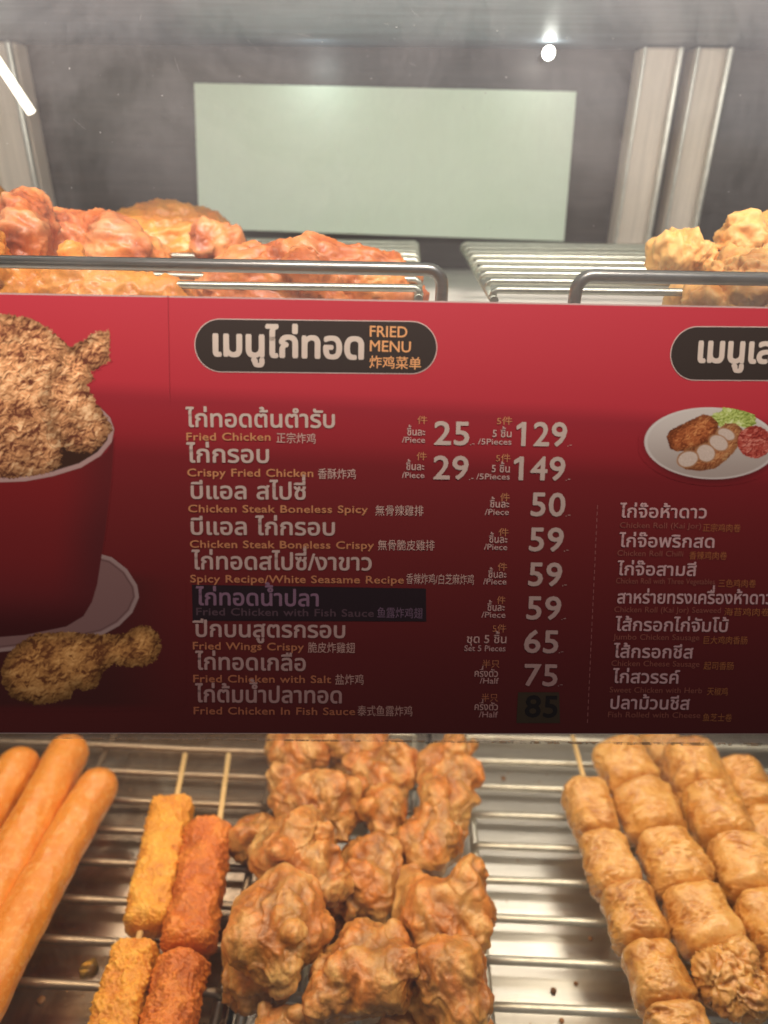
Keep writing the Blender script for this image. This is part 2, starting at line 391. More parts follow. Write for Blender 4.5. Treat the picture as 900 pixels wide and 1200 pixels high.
xm = at_z(487, 935, 0).x; xr = at_z(557, 1000, 0).x; xl = at_z(296, 1000, 0).x; xl2 = at_z(318, 1000, 0).x
rack('lower wire rack carrying the sausages and breaded skewers', -0.50, xl, ROWS, 0, 0.0025, yf, ybk, group='wire racks on the lower level')
rack('lower wire rack buried under the heap of fried chicken pieces', xl2, xm, ROWS, 0, 0.0025, yf, ybk, group='wire racks on the lower level')
rack('lower wire rack carrying the bean curd roll skewers', xr, 0.55, ROWS, 0, 0.0025, yf, ybk, group='wire racks on the lower level')
def tray(x0, x1, label, mat='tray'):
    root = MB(); z = -0.030; y0, y1 = yf - 0.01, ybk + 0.01; w = 0.0012; h = 0.014
    root.box((x0, y0, z - w), (x1, y1, z))
    root.box((x0, y0, z), (x0 + w, y1, z + h)); root.box((x1 - w, y0, z), (x1, y1, z + h))
    root.box((x0 + w, y0, z), (x1 - w, y0 + w, z + h)); root.box((x0 + w, y1 - w, z), (x1 - w, y1, z + h))
    o = root.build('drip_tray', M[mat], bevel=0.0003); tag(o, label, 'tray', 'steel drip trays under the lower racks')
tray(-0.50, xl + 0.004, 'shiny drip tray below the sausages, spotted with oil', 'tray_brown_reflection')
tray(xl + 0.007, xm + 0.010, 'shiny drip tray below the fried chicken heap')
tray(xm + 0.014, 0.55, 'bright drip tray with a lamp glare below the bean curd rolls')

# upper racks
xu_r = at_z(547, 290, RACKZ).x; xu_l = at_z(491, 300, RACKZ).x
yu0 = at_z(620, 284, RACKZ).y; yu1 = at_z(620, 347, RACKZ).y; pu = (yu0 - yu1)/9
UROWS = [yu0 - pu*k for k in range(0, 11)]
UROWS = [y for y in UROWS if y > 0.292]
ra = rack('upper wire rack under the roast chicken, with its bent front rail', -0.62, xu_l, [y for y in UROWS if y > 0.315], RACKZ, 0.0017, UROWS[-1] - 0.004, UROWS[0] + 0.004, group='wire racks on the upper level')
rb = rack('upper wire rack under the pale crispy chicken, with its bent front rail', xu_r, 0.70, UROWS, RACKZ, 0.0017, UROWS[-1] - 0.004, UROWS[0] + 0.004, group='wire racks on the upper level')
YR = 0.284
def rail(px_c, py_c, sgn, root):
    c = at_y(px_c, py_c, YR); r = 0.0026; bend = 0.006
    far = c.x - sgn*0.62
    pts = [(far, YR, c.z), (c.x - sgn*bend*2.0, YR, c.z)]
    for k in range(0, 7):
        a = math.pi/2*k/6
        pts.append((c.x - sgn*bend + sgn*bend*math.sin(a), YR, c.z - bend + bend*math.cos(a)))
    pts.append((c.x, YR, c.z - 0.045))
    b = MB(); b.tube(pts, r, 14); b.build('guard_rail', M['rail'], root, True)
    b = MB(); b.tube([(c.x, YR + 0.003, c.z - 0.012), (c.x + 0.011, YR + 0.030, c.z - 0.034)], 0.0016, 8)
    if sgn > 0: b.build('brace', M['rail'], root, True)
rail(519, 316, 1, ra); rail(677, 323, -1, rb)

# ------------------------------------------------------------------ sign plane
S0 = 0.25; SA, SB = 0.026, 0.13
def on_sign(px, py, lift=0.0):
    """point of the tilted board under that photo position, lift metres in front of its face"""
    xc, yc = (px - 450)/FPX, (py - 600)/FPX
    z = S0/(1 - SA*xc - SB*yc)
    p = CAMROT.to_3x3() @ Vector((xc*z, -yc*z, -z)) + CO
    return p + SN*lift
SN = Vector((0, 0, 0)); _p = on_sign(450, 600); _u = on_sign(460, 600) - _p; _v = on_sign(450, 610) - _p
SN = _v.cross(_u).normalized()
if SN.dot(CO - _p) < 0: SN = -SN
# rectangle axes of the board
SO = on_sign(0, 345)
SX = (on_sign(900, 361.5) - SO).normalized(); SY = SN.cross(SX).normalized()
def s3(u, v, lift=0.0): return SO + SX*u + SY*v + SN*lift
def uv_of(px, py):
    d = on_sign(px, py) - SO; return d.dot(SX), d.dot(SY)
UL = -0.05; UR = uv_of(1160, 600)[0]; VT = 0.0; VB = uv_of(450, 859)[1]

# glass behind the board
b = MB()
c = [s3(-0.30, 0.18, -0.0035), s3(0.62, 0.18, -0.0035), s3(0.62, -0.36, -0.0035), s3(-0.30, -0.36, -0.0035)]
me = bpy.data.meshes.new('front_glass'); me.from_pydata([tuple(p) for p in c], [], [(3, 2, 1, 0)]); me.update()
g = link('front_glass', me, M['glass']); tag(g, 'slanted clear front glass, greasy and dusty, behind the red menu board', 'glass pane')

# ------------------------------------------------------------------ menu board, print colours
def lin(c): c = np.asarray(c, float)/255.0; return np.where(c <= 0.04045, c/12.92, ((c+0.055)/1.055)**2.4)
# print gradient with reflected glare bands painted in, measured in board height fraction t (0 top, 1 bottom)
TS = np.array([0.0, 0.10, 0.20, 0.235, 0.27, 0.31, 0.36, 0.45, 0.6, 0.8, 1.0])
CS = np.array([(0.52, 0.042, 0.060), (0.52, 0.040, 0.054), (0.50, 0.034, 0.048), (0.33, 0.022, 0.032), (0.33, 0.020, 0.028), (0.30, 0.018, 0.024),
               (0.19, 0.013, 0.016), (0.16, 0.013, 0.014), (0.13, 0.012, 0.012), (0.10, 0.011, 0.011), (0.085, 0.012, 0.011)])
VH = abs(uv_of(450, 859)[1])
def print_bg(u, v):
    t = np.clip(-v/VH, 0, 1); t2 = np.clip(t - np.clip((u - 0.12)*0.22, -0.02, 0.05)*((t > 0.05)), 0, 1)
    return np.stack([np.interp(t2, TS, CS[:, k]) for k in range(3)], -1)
def smooth(e0, e1, x):
    t = np.clip((x - e0)/(e1 - e0), 0, 1); return t*t*(3 - 2*t)
def poly_sdf(X, Y, pts):                       # signed distance to a closed outline (negative inside), photo pixels
    P = np.array(pts, float); Q = np.roll(P, -1, 0); d = np.full(X.shape, 1e9); inside = np.zeros(X.shape, bool)
    for (x0, y0), (x1, y1) in zip(P, Q):
        ex, ey = x1-x0, y1-y0; L = ex*ex+ey*ey + 1e-9
        tt = np.clip(((X-x0)*ex + (Y-y0)*ey)/L, 0, 1); d = np.minimum(d, np.hypot(X-x0-tt*ex, Y-y0-tt*ey))
        cr = ((y0 > Y) != (y1 > Y)); xi = x0 + (Y-y0)*ex/np.where(abs(ey) < 1e-9, 1e-9, ey); inside ^= cr & (X < xi)
    return np.where(inside, -d, d)
def pn(X, Y, s, seed=0, f=fbm, **k):
    return f(np.stack([X.ravel()*s, Y.ravel()*s, np.full(X.size, seed*3.7+0.31)], -1), **k).reshape(X.shape)
def over(img, col, a): return img*(1-a[..., None]) + np.asarray(col)*a[..., None] if np.ndim(col) == 1 else img*(1-a[..., None]) + col*a[..., None]
def crust(X, Y, seed, dark, mid, light, s=0.16, lift=1.0):
    wx = X + 4*pn(X, Y, 0.07, seed); wy = Y + 4*pn(X, Y, 0.07, seed+3)
    h = -pn(wx, wy, s*0.62, seed+1, ridged, o=2)*0.75 + pn(wx, wy, s*1.7, seed+2)*0.55 + pn(X, Y, 0.03, seed+5)*1.3
    gy, gx = np.gradient(h); sh = (-gy*0.9 - gx*0.5)*1.9; pit = smooth(-0.35, -1.0, pn(wx, wy, s*1.1, seed+8))
    t = np.clip(0.60 + 0.30*h + sh*0.62 - 0.6*pit, 0, 1)*lift
    d, m_, l = map(np.asarray, (dark, mid, light))
    return np.where(t[..., None] < 0.5, d + (m_-d)*np.clip(t*2, 0, 1)[..., None], m_ + (l-m_)*np.clip(t*2-1, 0, 1)[..., None])
def grid_patch(x0, x1, y0, y1, step, painter, name, lift, parent):
    xs = np.arange(x0, x1 + step*0.5, step); ys = np.arange(y0, y1 + step*0.5, step); X, Y = np.meshgrid(xs, ys)
    xc, yc = (X-450)/FPX, (Y-600)/FPX; z = S0/(1 - SA*xc - SB*yc)
    Rm = np.array(CAMROT.to_3x3()); P = np.stack([xc*z, -yc*z, -z], -1) @ Rm.T + np.array(CO) + np.array(SN)*lift
    D = P - np.array(SN)*lift - np.array(SO); U = D @ np.array(SX); V = D @ np.array(SY)
    img, alpha = painter(X, Y, U, V)
    n, m = X.shape; idx = np.arange(n*m).reshape(n, m)
    F = np.stack([idx[:-1, :-1], idx[1:, :-1], idx[1:, 1:], idx[:-1, 1:]], -1).reshape(-1, 4)
    am = (np.maximum.reduce([alpha[:-1, :-1], alpha[1:, :-1], alpha[1:, 1:], alpha[:-1, 1:]]) > 0.02).ravel()
    F = F[am]; used = np.zeros(n*m, bool); used[F.ravel()] = True; remap = np.cumsum(used) - 1
    me = np_mesh(name, P.reshape(-1, 3)[used], remap[F], True, img.reshape(-1, 3)[used])
    return local(link(name, me, M['print']), parent)
def print_mat():
    m, t, b = nodes('glossy_print')
    a = N(t, 'ShaderNodeAttribute'); a.attribute_name = 'print'; t.links.new(a.outputs['Color'], b.inputs['Base Color'])
    b.inputs['Roughness'].default_value = 0.42; b.inputs['Specular IOR Level'].default_value = 0.35
    n = noise(t, coords(t), 55, 3); bump(t, b, n, 0.05, 0.0004); return m
M['print'] = print_mat()
def ink(name, stops):
    """ink whose darkening down the board is light falloff painted into its colour"""
    m, t, b = nodes(name)
    g = N(t, 'ShaderNodeAttribute'); g.attribute_name = 'print'; t.links.new(g.outputs['Color'], b.inputs['Base Color'])
    b.inputs['Roughness'].default_value = 0.45; b.inputs['Specular IOR Level'].default_value = 0.35; return m
M['ink'] = ink('flat_ink', None)

board = empty('menu_board', s3(0, 0), 'glossy red printed menu board fixed on the slanted glass', 'menu board')
nx, ny = 150, 90
us = np.linspace(UL, UR, nx); vs = np.linspace(0, -VH, ny); Ug, Vg = np.meshgrid(us, vs)
P = np.array(SO) + Ug[..., None]*np.array(SX) + Vg[..., None]*np.array(SY)
idx = np.arange(nx*ny).reshape(ny, nx)
F = np.stack([idx[:-1, :-1], idx[1:, :-1], idx[1:, 1:], idx[:-1, 1:]], -1).reshape(-1, 4)
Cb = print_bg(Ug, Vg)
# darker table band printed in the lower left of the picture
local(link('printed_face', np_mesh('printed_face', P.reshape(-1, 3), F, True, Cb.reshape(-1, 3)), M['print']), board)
mb = MB(); Mx = Matrix(((SX.x, SY.x, SN.x, SO.x), (SX.y, SY.y, SN.y, SO.y), (SX.z, SY.z, SN.z, SO.z), (0, 0, 0, 1)))
mb.box((UL - 0.0004, -VH - 0.0005, -0.0026), (UR, 0.0006, -0.0003), Mx)
bm_, bt, bb = nodes('board_plastic_edge'); bb.inputs['Base Color'].default_value = (0.55, 0.40, 0.36, 1); bb.inputs['Roughness'].default_value = 0.3
mb.build('backing', bm_, board)

# ---- printed pictures
TANL, TANM, TAND = (0.92, 0.60, 0.31), (0.60, 0.29, 0.12), (0.14, 0.04, 0.02)
def paint_bucket(X, Y, U, V):
    img = print_bg(U, V); al = np.zeros(X.shape)
    aa = lambda sd, w=0.7: smooth(w, -w, sd)
    # table band
    tb = smooth(-10, 12, Y - (668 + (X)*0.04)) * smooth(834, 822, Y) * smooth(228, 110, X); img = over(img, (0.045, 0.012, 0.010), tb*0.75); al = np.maximum(al, tb)
    # white plate
    plate = [(116, 649), (131, 653), (149, 667), (161, 686), (163, 700), (155, 718), (140, 733), (120, 744), (60, 757), (-20, 766), (-20, 700), (60, 660)]
    sd = poly_sdf(X, Y, plate); a = aa(sd); img = over(img, (0.20, 0.105, 0.095), a); al = np.maximum(al, a)
    img = over(img, (0.30, 0.20, 0.18), a*smooth(-5.0, -3.5, sd)); img = over(img, (0.12, 0.06, 0.055), a*smooth(-7.5, -6, sd)*smooth(-5, -6, sd))
    # bucket body
    body = [(-20, 555), (60, 556), (100, 546), (125, 530), (134, 512), (131, 560), (124, 620), (114, 685), (108, 705), (98, 722), (78, 734), (30, 744), (-20, 748)]
    sd = poly_sdf(X, Y, body); a = aa(sd); sh = smooth(132, 70, X - (Y-520)*-0.10)
    bc = np.stack([0.09 + 0.07*sh*smooth(740, 640, Y)*1.0 + 0.03*smooth(640, 560, Y), 0.012+0*sh, 0.013+0*sh], -1)
    bc *= (0.55 + 0.45*smooth(742, 690, Y + 0.0*X))[..., None]*1.0
    img = over(img, bc, a); al = np.maximum(al, a)
    # rim opening, dark inside, white lip
    rim = [(-20, 566), (30, 564), (62, 558), (95, 548), (118, 534), (131, 518), (134, 503), (129, 489), (118, 478), (105, 470), (-20, 470)]
    sd = poly_sdf(X, Y, rim); a = aa(sd)*smooth(469, 474, Y); img = over(img, (0.045, 0.018, 0.010), a); al = np.maximum(al, a)
    lip = a*smooth(-6.2, -4.8, sd)*smooth(474, 484, Y); img = over(img, (0.42, 0.27, 0.24), lip)
    # chicken in the bucket: big piece, then the drumstick with its upright end
    big = [(-20, 372), (0, 369), (14, 370), (35, 374), (55, 384), (68, 396), (76, 407), (72, 430), (60, 445), (55, 470), (62, 500), (72, 520), (70, 545), (55, 554), (20, 559), (-20, 560)]
    leg = [(55, 400), (70, 398), (83, 408), (92, 402), (104, 396), (113, 390), (127, 389), (128, 402), (127, 422), (116, 430), (106, 436), (109, 444), (100, 451), (108, 465), (118, 480), (127, 494), (131, 504), (122, 518), (106, 529), (92, 530), (76, 524), (62, 500), (54, 460), (52, 430)]
    for pts, seed in ((leg, 3), (big, 11)):
        j = 2.2*pn(X, Y, 0.22, seed) + 1.6*pn(X, Y, 0.6, seed+1)
        sd = poly_sdf(X, Y, pts) + j - 1.2; a = aa(sd)
        dome = smooth(0, -16, sd)
        c = crust(X, Y, seed, TAND, TANM, TANL, 0.12)
        c = c*(1.22 + 0.32*pn(X, Y, 0.045, seed + 30))[..., None]*(1 - 0.35*smooth(0.90, 1.0, pn(X, Y, 0.035, seed + 33, ridged, o=1)))[..., None]
        c = c*(0.62 + 0.50*dome)[..., None]*(1.0 - 0.30*smooth(430, 560, Y))[..., None]
        img = over(img, c, a); al = np.maximum(al, a)
    # single drumstick in front
    drum = [(2, 782), (7, 770), (21, 754), (42, 742), (77, 740), (100, 742), (131, 744), (149, 742), (158, 735), (164, 732), (177, 735), (187, 744), (189, 760), (182, 775), (168, 781), (149, 781), (131, 778), (120, 789), (114, 804), (100, 810), (89, 806), (82, 818), (60, 824), (42, 826), (14, 818), (2, 800)]
    sd = poly_sdf(X, Y, drum) + 1.6*pn(X, Y, 0.25, 21) + 1.3*pn(X, Y, 0.7, 22); a = aa(sd)
    c = crust(X, Y, 25, (0.14, 0.045, 0.015), (0.46, 0.21, 0.06), (0.68, 0.36, 0.12), 0.11)*(0.55 + 0.55*smooth(0, -18, sd))[..., None]
    c = c*(1.05 - 0.35*smooth(770, 825, Y))[..., None]
    img = over(img, c, a); al = np.maximum(al, a)
    return img, al
def paint_plate(X, Y, U, V):
    img = print_bg(U, V); al = np.zeros(X.shape); aa = lambda sd, w=0.6: smooth(w, -w, sd)
    def ell(cx, cy, a, b_, rot=0):
        ca, sa = math.cos(rot), math.sin(rot); x = (X-cx)*ca + (Y-cy)*sa; y = -(X-cx)*sa + (Y-cy)*ca
        q = np.sqrt((x/a)**2 + (y/b_)**2); return (q-1)*min(a, b_)
    sd = ell(834, 523, 79, 42, 0.03); a = aa(sd + 0, 5)*0.55; img = over(img, (0.03, 0.006, 0.006), a)
    al = np.maximum(al, aa(sd, 5))
    sd = ell(833, 519.5, 78, 42, 0.03); a = aa(sd); pl = np.stack([0.62 - 0.22*smooth(480, 562, Y), 0.57 - 0.24*smooth(480, 562, Y), 0.50 - 0.22*smooth(480, 562, Y)], -1)
    img = over(img, pl, a); img = over(img, (0.72, 0.68, 0.62), a*smooth(-2.6, -1.2, sd)*0.5)
    # lettuce
    lt = [(829, 492), (836, 484), (845, 482), (850, 472), (855, 476), (862, 472), (868, 478), (878, 478), (885, 487), (886, 497), (878, 502), (868, 500), (858, 498), (845, 500), (834, 498)]
    sd = poly_sdf(X, Y, lt) + 1.4*pn(X, Y, 0.3, 41); a = aa(sd); img = over(img, crust(X, Y, 42, (0.18, 0.24, 0.03), (0.48, 0.58, 0.14), (0.74, 0.80, 0.40), 0.18), a)
    # whole roll
    w = [(781, 512), (784, 505), (797, 498), (812, 491), (824, 485), (834, 488), (841, 495), (842, 505), (834, 515), (822, 523), (806, 528), (793, 529), (785, 526)]
    sd = poly_sdf(X, Y, w) + 0.7*pn(X, Y, 0.4, 51); a = aa(sd)
    c = crust(X, Y, 52, (0.20, 0.045, 0.012), (0.42, 0.12, 0.035), (0.62, 0.27, 0.09), 0.2)*(0.6+0.5*smooth(0, -9, sd))[..., None]; img = over(img, c, a)
    # cut roll with its slices
    w = [(842, 503), (850, 496), (862, 496), (870, 503), (868, 518), (860, 530), (850, 540), (838, 549), (820, 552), (803, 550), (794, 543), (795, 533), (806, 525), (822, 521), (834, 513)]
    sd = poly_sdf(X, Y, w) + 0.5*pn(X, Y, 0.4, 61); a = aa(sd)
    c = crust(X, Y, 62, (0.22, 0.06, 0.02), (0.44, 0.17, 0.06), (0.62, 0.33, 0.13), 0.2)*(0.65+0.45*smooth(0, -9, sd))[..., None]; img = over(img, c, a)
    for cx, cy, a_, b_, r_ in ((851, 509, 10, 6, 0.4), (842, 519, 11, 8, 0.5), (827, 531, 10.5, 9.5, 0.4), (806, 538, 11.5, 8.5, -0.3)):
        sd = ell(cx, cy, a_, b_, r_); img = over(img, (0.40, 0.20, 0.09), aa(sd - 1.6)*0.8); img = over(img, np.stack([0.62+0.05*pn(X, Y, .5, 7), 0.50+0.05*pn(X, Y, .5, 7), 0.40+0.05*pn(X, Y, .5, 7)], -1), aa(sd))
    sd = ell(884, 518, 20, 19, 0.2) + 0.8*pn(X, Y, 0.3, 71); a = aa(sd)
    c = crust(X, Y, 72, (0.22, 0.02, 0.015), (0.46, 0.07, 0.045), (0.66, 0.25, 0.18), 0.25); img = over(img, c, a)
    return img, al
grid_patch(-14, 228, 364, 836, 0.9, paint_bucket, 'bucket_picture', 0.00012, board)
grid_patch(748, 918, 466, 570, 0.7, paint_plate, 'plate_picture', 0.00012, board)

# ------------------------------------------------------------------ lettering
_gl = {}
UP = set('ัิีึื็ํ'); TONE = set('่้๊๋์'); NOSP = UP | TONE | set('ุู')
def glyph(ch):
    if ch in _gl: return _gl[ch]
    def outl(txt):
        c = bpy.data.curves.new('g', 'FONT'); c.body = txt; c.dimensions = '2D'; c.fill_mode = 'NONE'; c.resolution_u = 3
        o = bpy.data.objects.new('g', c); COL.objects.link(o); bpy.context.view_layer.update()
        dg = bpy.context.evaluated_depsgraph_get(); e = o.evaluated_get(dg); me = e.to_mesh()
        V = [(v.co.x, v.co.y) for v in me.vertices]; E = [tuple(x.vertices) for x in me.edges]
        e.to_mesh_clear(); bpy.data.objects.remove(o); bpy.data.curves.remove(c); return V, E
    if ch == ' ': _gl[ch] = (0.30, []); return _gl[ch]
    V, E = outl(ch)
    if ch in NOSP: adv = 0.0
    else: V2, _ = outl(ch + '|'); V3, _ = outl('|'); adv = max(v[0] for v in V2) - max(v[0] for v in V3)
    nb = {}
    for a, b_ in E: nb.setdefault(a, []).append(b_); nb.setdefault(b_, []).append(a)
    seen = set(); loops = []
    for s in nb:
        if s in seen: continue
        lp = [s]; seen.add(s); cur = s
        while True:
            nx_ = [k for k in nb[cur] if k not in seen]
            if not nx_: break
            cur = nx_[0]; seen.add(cur); lp.append(cur)
        if len(lp) > 2: loops.append([V[k] for k in lp])
    def sarea(l): return 0.5*sum(l[i][0]*l[(i+1) % len(l)][1] - l[(i+1) % len(l)][0]*l[i][1] for i in range(len(l)))
    def inside(p, l):
        r = False
        for i in range(len(l)):
            (x0, y0), (x1, y1) = l[i], l[(i+1) % len(l)]
            if (y0 > p[1]) != (y1 > p[1]) and p[0] < x0 + (p[1]-y0)*(x1-x0)/(y1-y0): r = not r
        return r
    # which loops are holes: those with an odd number of loops around them
    dep = [sum(inside(l[0], m_) and inside(l[len(l)//2], m_) for k2, m_ in enumerate(loops) if k2 != k) for k, l in enumerate(loops)]
    tris = []
    for k, l in enumerate(loops):
        if dep[k] % 2: continue
        hs = [m_ for k2, m_ in enumerate(loops) if dep[k2] % 2 and inside(m_[0], l) and dep[k2] == dep[k]+1]
        polys = [l] + hs; flat = [p for q_ in polys for p in q_]
        T = tessellate_polygon([[Vector((x, y, 0)) for x, y in q_] for q_ in polys])
        tris.append((flat, [tuple(t_) for t_ in T]))
    if ch == '1':
        ys = [p[1] for f, _ in tris for p in f]; xs = [p[0] for f, _ in tris for p in f]; t_, l_, r_ = max(ys), min(xs), max(xs)
        tris = [(f, T) for f, T in tris] + [([(l_ - 0.15, t_ - 0.20), (l_ - 0.15, t_ - 0.11), (l_ + 0.01, t_), (l_ + 0.01, t_ - 0.11)], [(0, 1, 2), (0, 2, 3)])]
    _gl[ch] = (adv, tris); return _gl[ch]
def gh(ch):
    ys = [p[1] for f, _ in glyph(ch)[1] for p in f]; return max(ys) - min(ys)
GH = {'th': gh('ก'), 'en': gh('H'), 'cn': gh('件')}
def text_parts(txt, gap=0.0):
    x = 0; out = []
    for i, ch in enumerate(txt):
        adv, tris = glyph(ch); dy = 0; dx = 0
        prev = txt[i-1] if i else ''; nxt = txt[i+1] if i+1 < len(txt) else ''
        if ch in TONE and (prev in UP or nxt == 'ำ'): dy = 0.20 if ch != '์' else 0.02
        if ch in (UP | TONE) and (prev in 'ปฝฟ' or (prev in UP and i > 1 and txt[i-2] in 'ปฝฟ')): dx = -0.14
        if ch in NOSP: dx -= gap
        out.append((x + dx, dy, tris))
        if ch not in NOSP: x += adv + gap
    return out, x
def write(name, txt, x0, y0, x1, y1, h, kind, col0, col1=None, bold=0.0, gap=0.0, natural=None, slant=0.0, lift=0.0003):
    """lettering from baseline start to baseline end (positions on the photographed board), h = letter height"""
    parts, w = text_parts(txt, gap)
    xs = [px_ + p[0] for px_, dy, tr in parts for f, _ in tr for p in f]; mn, mx = min(xs), max(xs)
    A = uv_of(x0, y0); B = uv_of(x1, y1)
    L = math.hypot(B[0]-A[0], B[1]-A[1]); dx, dy_ = (B[0]-A[0])/L, (B[1]-A[1])/L
    hh = abs(uv_of(x0, y0 - h)[1] - A[1]); sy = hh/GH[kind]; sx = (L/(mx-mn)) if natural is None else sy*natural
    ofs = [(0, 0)]
    if bold: ofs = [(math.cos(a)*bold, math.sin(a)*bold) for a in [k*math.pi/3 for k in range(6)]] + [(0, 0)]
    V = []; Fc = []; lay = 0
    for px_, py_, tr in parts:
        for f, T in tr:
            for k, (ox, oy) in enumerate(ofs):
                lay += 1; n = len(V); z = lift + (lay % 7)*0.000006 + k*0.000003
                for (x, y) in f:
                    a = (px_ + x - mn + slant*y)*sx + ox*sy; c = (y + py_)*sy + oy*sy
                    V.append((A[0] + a*dx - c*dy_, A[1] + a*dy_ + c*dx, z))
                for t_ in T: Fc.append((n+t_[0], n+t_[1], n+t_[2]))
    V = np.array(V); P = np.array(SO) + V[:, :1]*np.array(SX) + V[:, 1:2]*np.array(SY) + V[:, 2:]*np.array(SN)
    if col1 is None: col1 = col0
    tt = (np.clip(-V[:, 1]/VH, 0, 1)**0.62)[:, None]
    C = np.asarray(col0)*(1-tt) + np.asarray(col1)*tt  # light falloff down the board painted into the lettering
    return local(link(name, np_mesh(name, P, Fc, False, C), M['ink']), board)

WH0, WH1 = (0.76, 0.68, 0.55), (0.33, 0.17, 0.155)      # cream white ink, second tone dimmed by painted light falloff
OR0, OR1 = (0.80, 0.40, 0.16), (0.34, 0.10, 0.05)      # orange ink, second tone dimmed by the same painted falloff
def pill(px0, px1, ytl, ybl, ytr, ybr, name):
    A = uv_of(px0, ytl); B = uv_of(px1, ytr); h = abs(uv_of(px0, ybl)[1] - A[1])
    L = math.hypot(B[0]-A[0], B[1]-A[1]); dx, dy = (B[0]-A[0])/L, (B[1]-A[1])/L
    def shape(ins, lift, col, nm):
        r = h/2 - ins; pts = []
        for cx, a0 in ((L - h/2, -90), (h/2, 90)):
            for k in range(25):
                a = R(a0 + 180*k/24); pts.append((cx + r*math.cos(a), -h/2 + r*math.sin(a)))
        n = len(pts); V = [s3(A[0] + x*dx - y*dy, A[1] + x*dy + y*dx, lift) for x, y in pts]
        V.append(sum(V, Vector())/n)
        F = [(k, (k+1) % n, n) for k in range(n)]
        return local(link(nm, np_mesh(nm, [tuple(v) for v in V], F, False, np.tile(col, (n+1, 1))), M['ink']), board)
    shape(0, 0.00014, (0.60, 0.46, 0.40), name + '_outline'); shape(0.00035, 0.00020, (0.040, 0.028, 0.022), name)
pill(227, 513, 373, 436, 376.5, 440, 'title_pill')
pill(787, 1075, 382, 446, 384, 447, 'title_pill')
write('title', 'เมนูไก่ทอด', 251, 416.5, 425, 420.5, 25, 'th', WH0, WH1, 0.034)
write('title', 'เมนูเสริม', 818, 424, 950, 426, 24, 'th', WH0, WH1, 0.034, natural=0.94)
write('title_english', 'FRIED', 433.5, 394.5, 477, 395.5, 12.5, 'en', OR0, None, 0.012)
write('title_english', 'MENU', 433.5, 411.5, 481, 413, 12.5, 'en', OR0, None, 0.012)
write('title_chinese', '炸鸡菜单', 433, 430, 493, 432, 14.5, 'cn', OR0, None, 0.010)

rows = [
 ('ไก่ทอดต้นตำรับ', 218.5, 500, 392, 501, 15.5, 'Fried Chicken', 219, 516, 317, 516.3, '正宗炸鸡', 324, 518, 370, 519),
 ('ไก่กรอบ', 219.5, 541.5, 315, 542, 15.5, 'Crispy Fried Chicken', 220, 558, 367, 558.7, '香酥炸鸡', 372.5, 560, 417, 560.5),
 ('บีแอล สไปซี่', 224.5, 584, 358, 585, 15, 'Chicken Steak Boneless Spicy', 221, 600, 431, 601, '無骨辣雞排', 440, 603, 496, 603.5),
 ('บีแอล ไก่กรอบ', 224.5, 626, 392, 627, 15, 'Chicken Steak Boneless Crispy', 223, 641.5, 438, 643, '無骨脆皮雞排', 443, 643.5, 509, 644),
 ('ไก่ทอดสไปซี่/งาขาว', 225.5, 666.5, 435, 668, 15, 'Spicy Recipe/White Seasame Recipe', 223.5, 682, 473, 683.5, '香辣炸鸡/白芝麻炸鸡', 476, 683, 555, 684),
 ('ไก่ทอดน้ำปลา', 230.5, 708.5, 373, 710, 14.5, 'Fried Chicken with Fish Sauce', 230.5, 720.5, 438, 722.5, '鱼露炸鸡翅', 442, 722.5, 495, 723.5),
 ('ปีกบนสูตรกรอบ', 226.5, 745.5, 404, 747, 14.5, 'Fried Wings Crispy', 226.5, 760.5, 356, 762, '脆皮炸雞翅', 361, 763.5, 416, 764),
 ('ไก่ทอดเกลือ', 229.5, 784, 358, 785.5, 14.5, 'Fried Chicken with Salt', 227, 799, 388, 800, '盐炸鸡', 393, 801, 426, 801),
 ('ไก่ต้มน้ำปลาทอด', 229.5, 822, 400, 823.5, 14.5, 'Fried Chicken In Fish Sauce', 227.5, 836.5, 416, 837.5, '泰式鱼露炸鸡', 419, 837.5, 483, 838)]
def patch(px, col, lift, name):
    V = [s3(*uv_of(*p), lift) for p in px]
    o = local(link(name, np_mesh(name, [tuple(v) for v in V], [(3, 2, 1, 0)], False, np.tile(col, (4, 1))), M['ink']), board); return o
p_ = patch([(225, 685), (499, 689.5), (499.5, 728), (226, 727)], (0.018, 0.008, 0.011), 0.00022, 'cover_strip'); p_['label'] = 'dark strip pasted over one dish line'
p_ = patch([(607, 811), (655, 811), (656, 847), (605, 847)], (0.045, 0.028, 0.015), 0.00022, 'price_sticker'); p_['label'] = 'dark sticker under the lowest price'
for i, r_ in enumerate(rows):
    w0, w1, o0, o1, c0, c1 = WH0, WH1, OR0, OR1, (0.74, 0.58, 0.48), (0.42, 0.22, 0.18)
    if i == 5: w0 = w1 = (0.20, 0.105, 0.15); o0 = o1 = (0.085, 0.045, 0.055); c0 = c1 = (0.15, 0.085, 0.125)
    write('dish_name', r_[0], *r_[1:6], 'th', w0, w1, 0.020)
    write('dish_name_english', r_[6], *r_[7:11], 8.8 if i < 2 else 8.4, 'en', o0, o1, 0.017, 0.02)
    write('dish_name_chinese', r_[11], *r_[12:16], 12.3, 'cn', c0, c1)

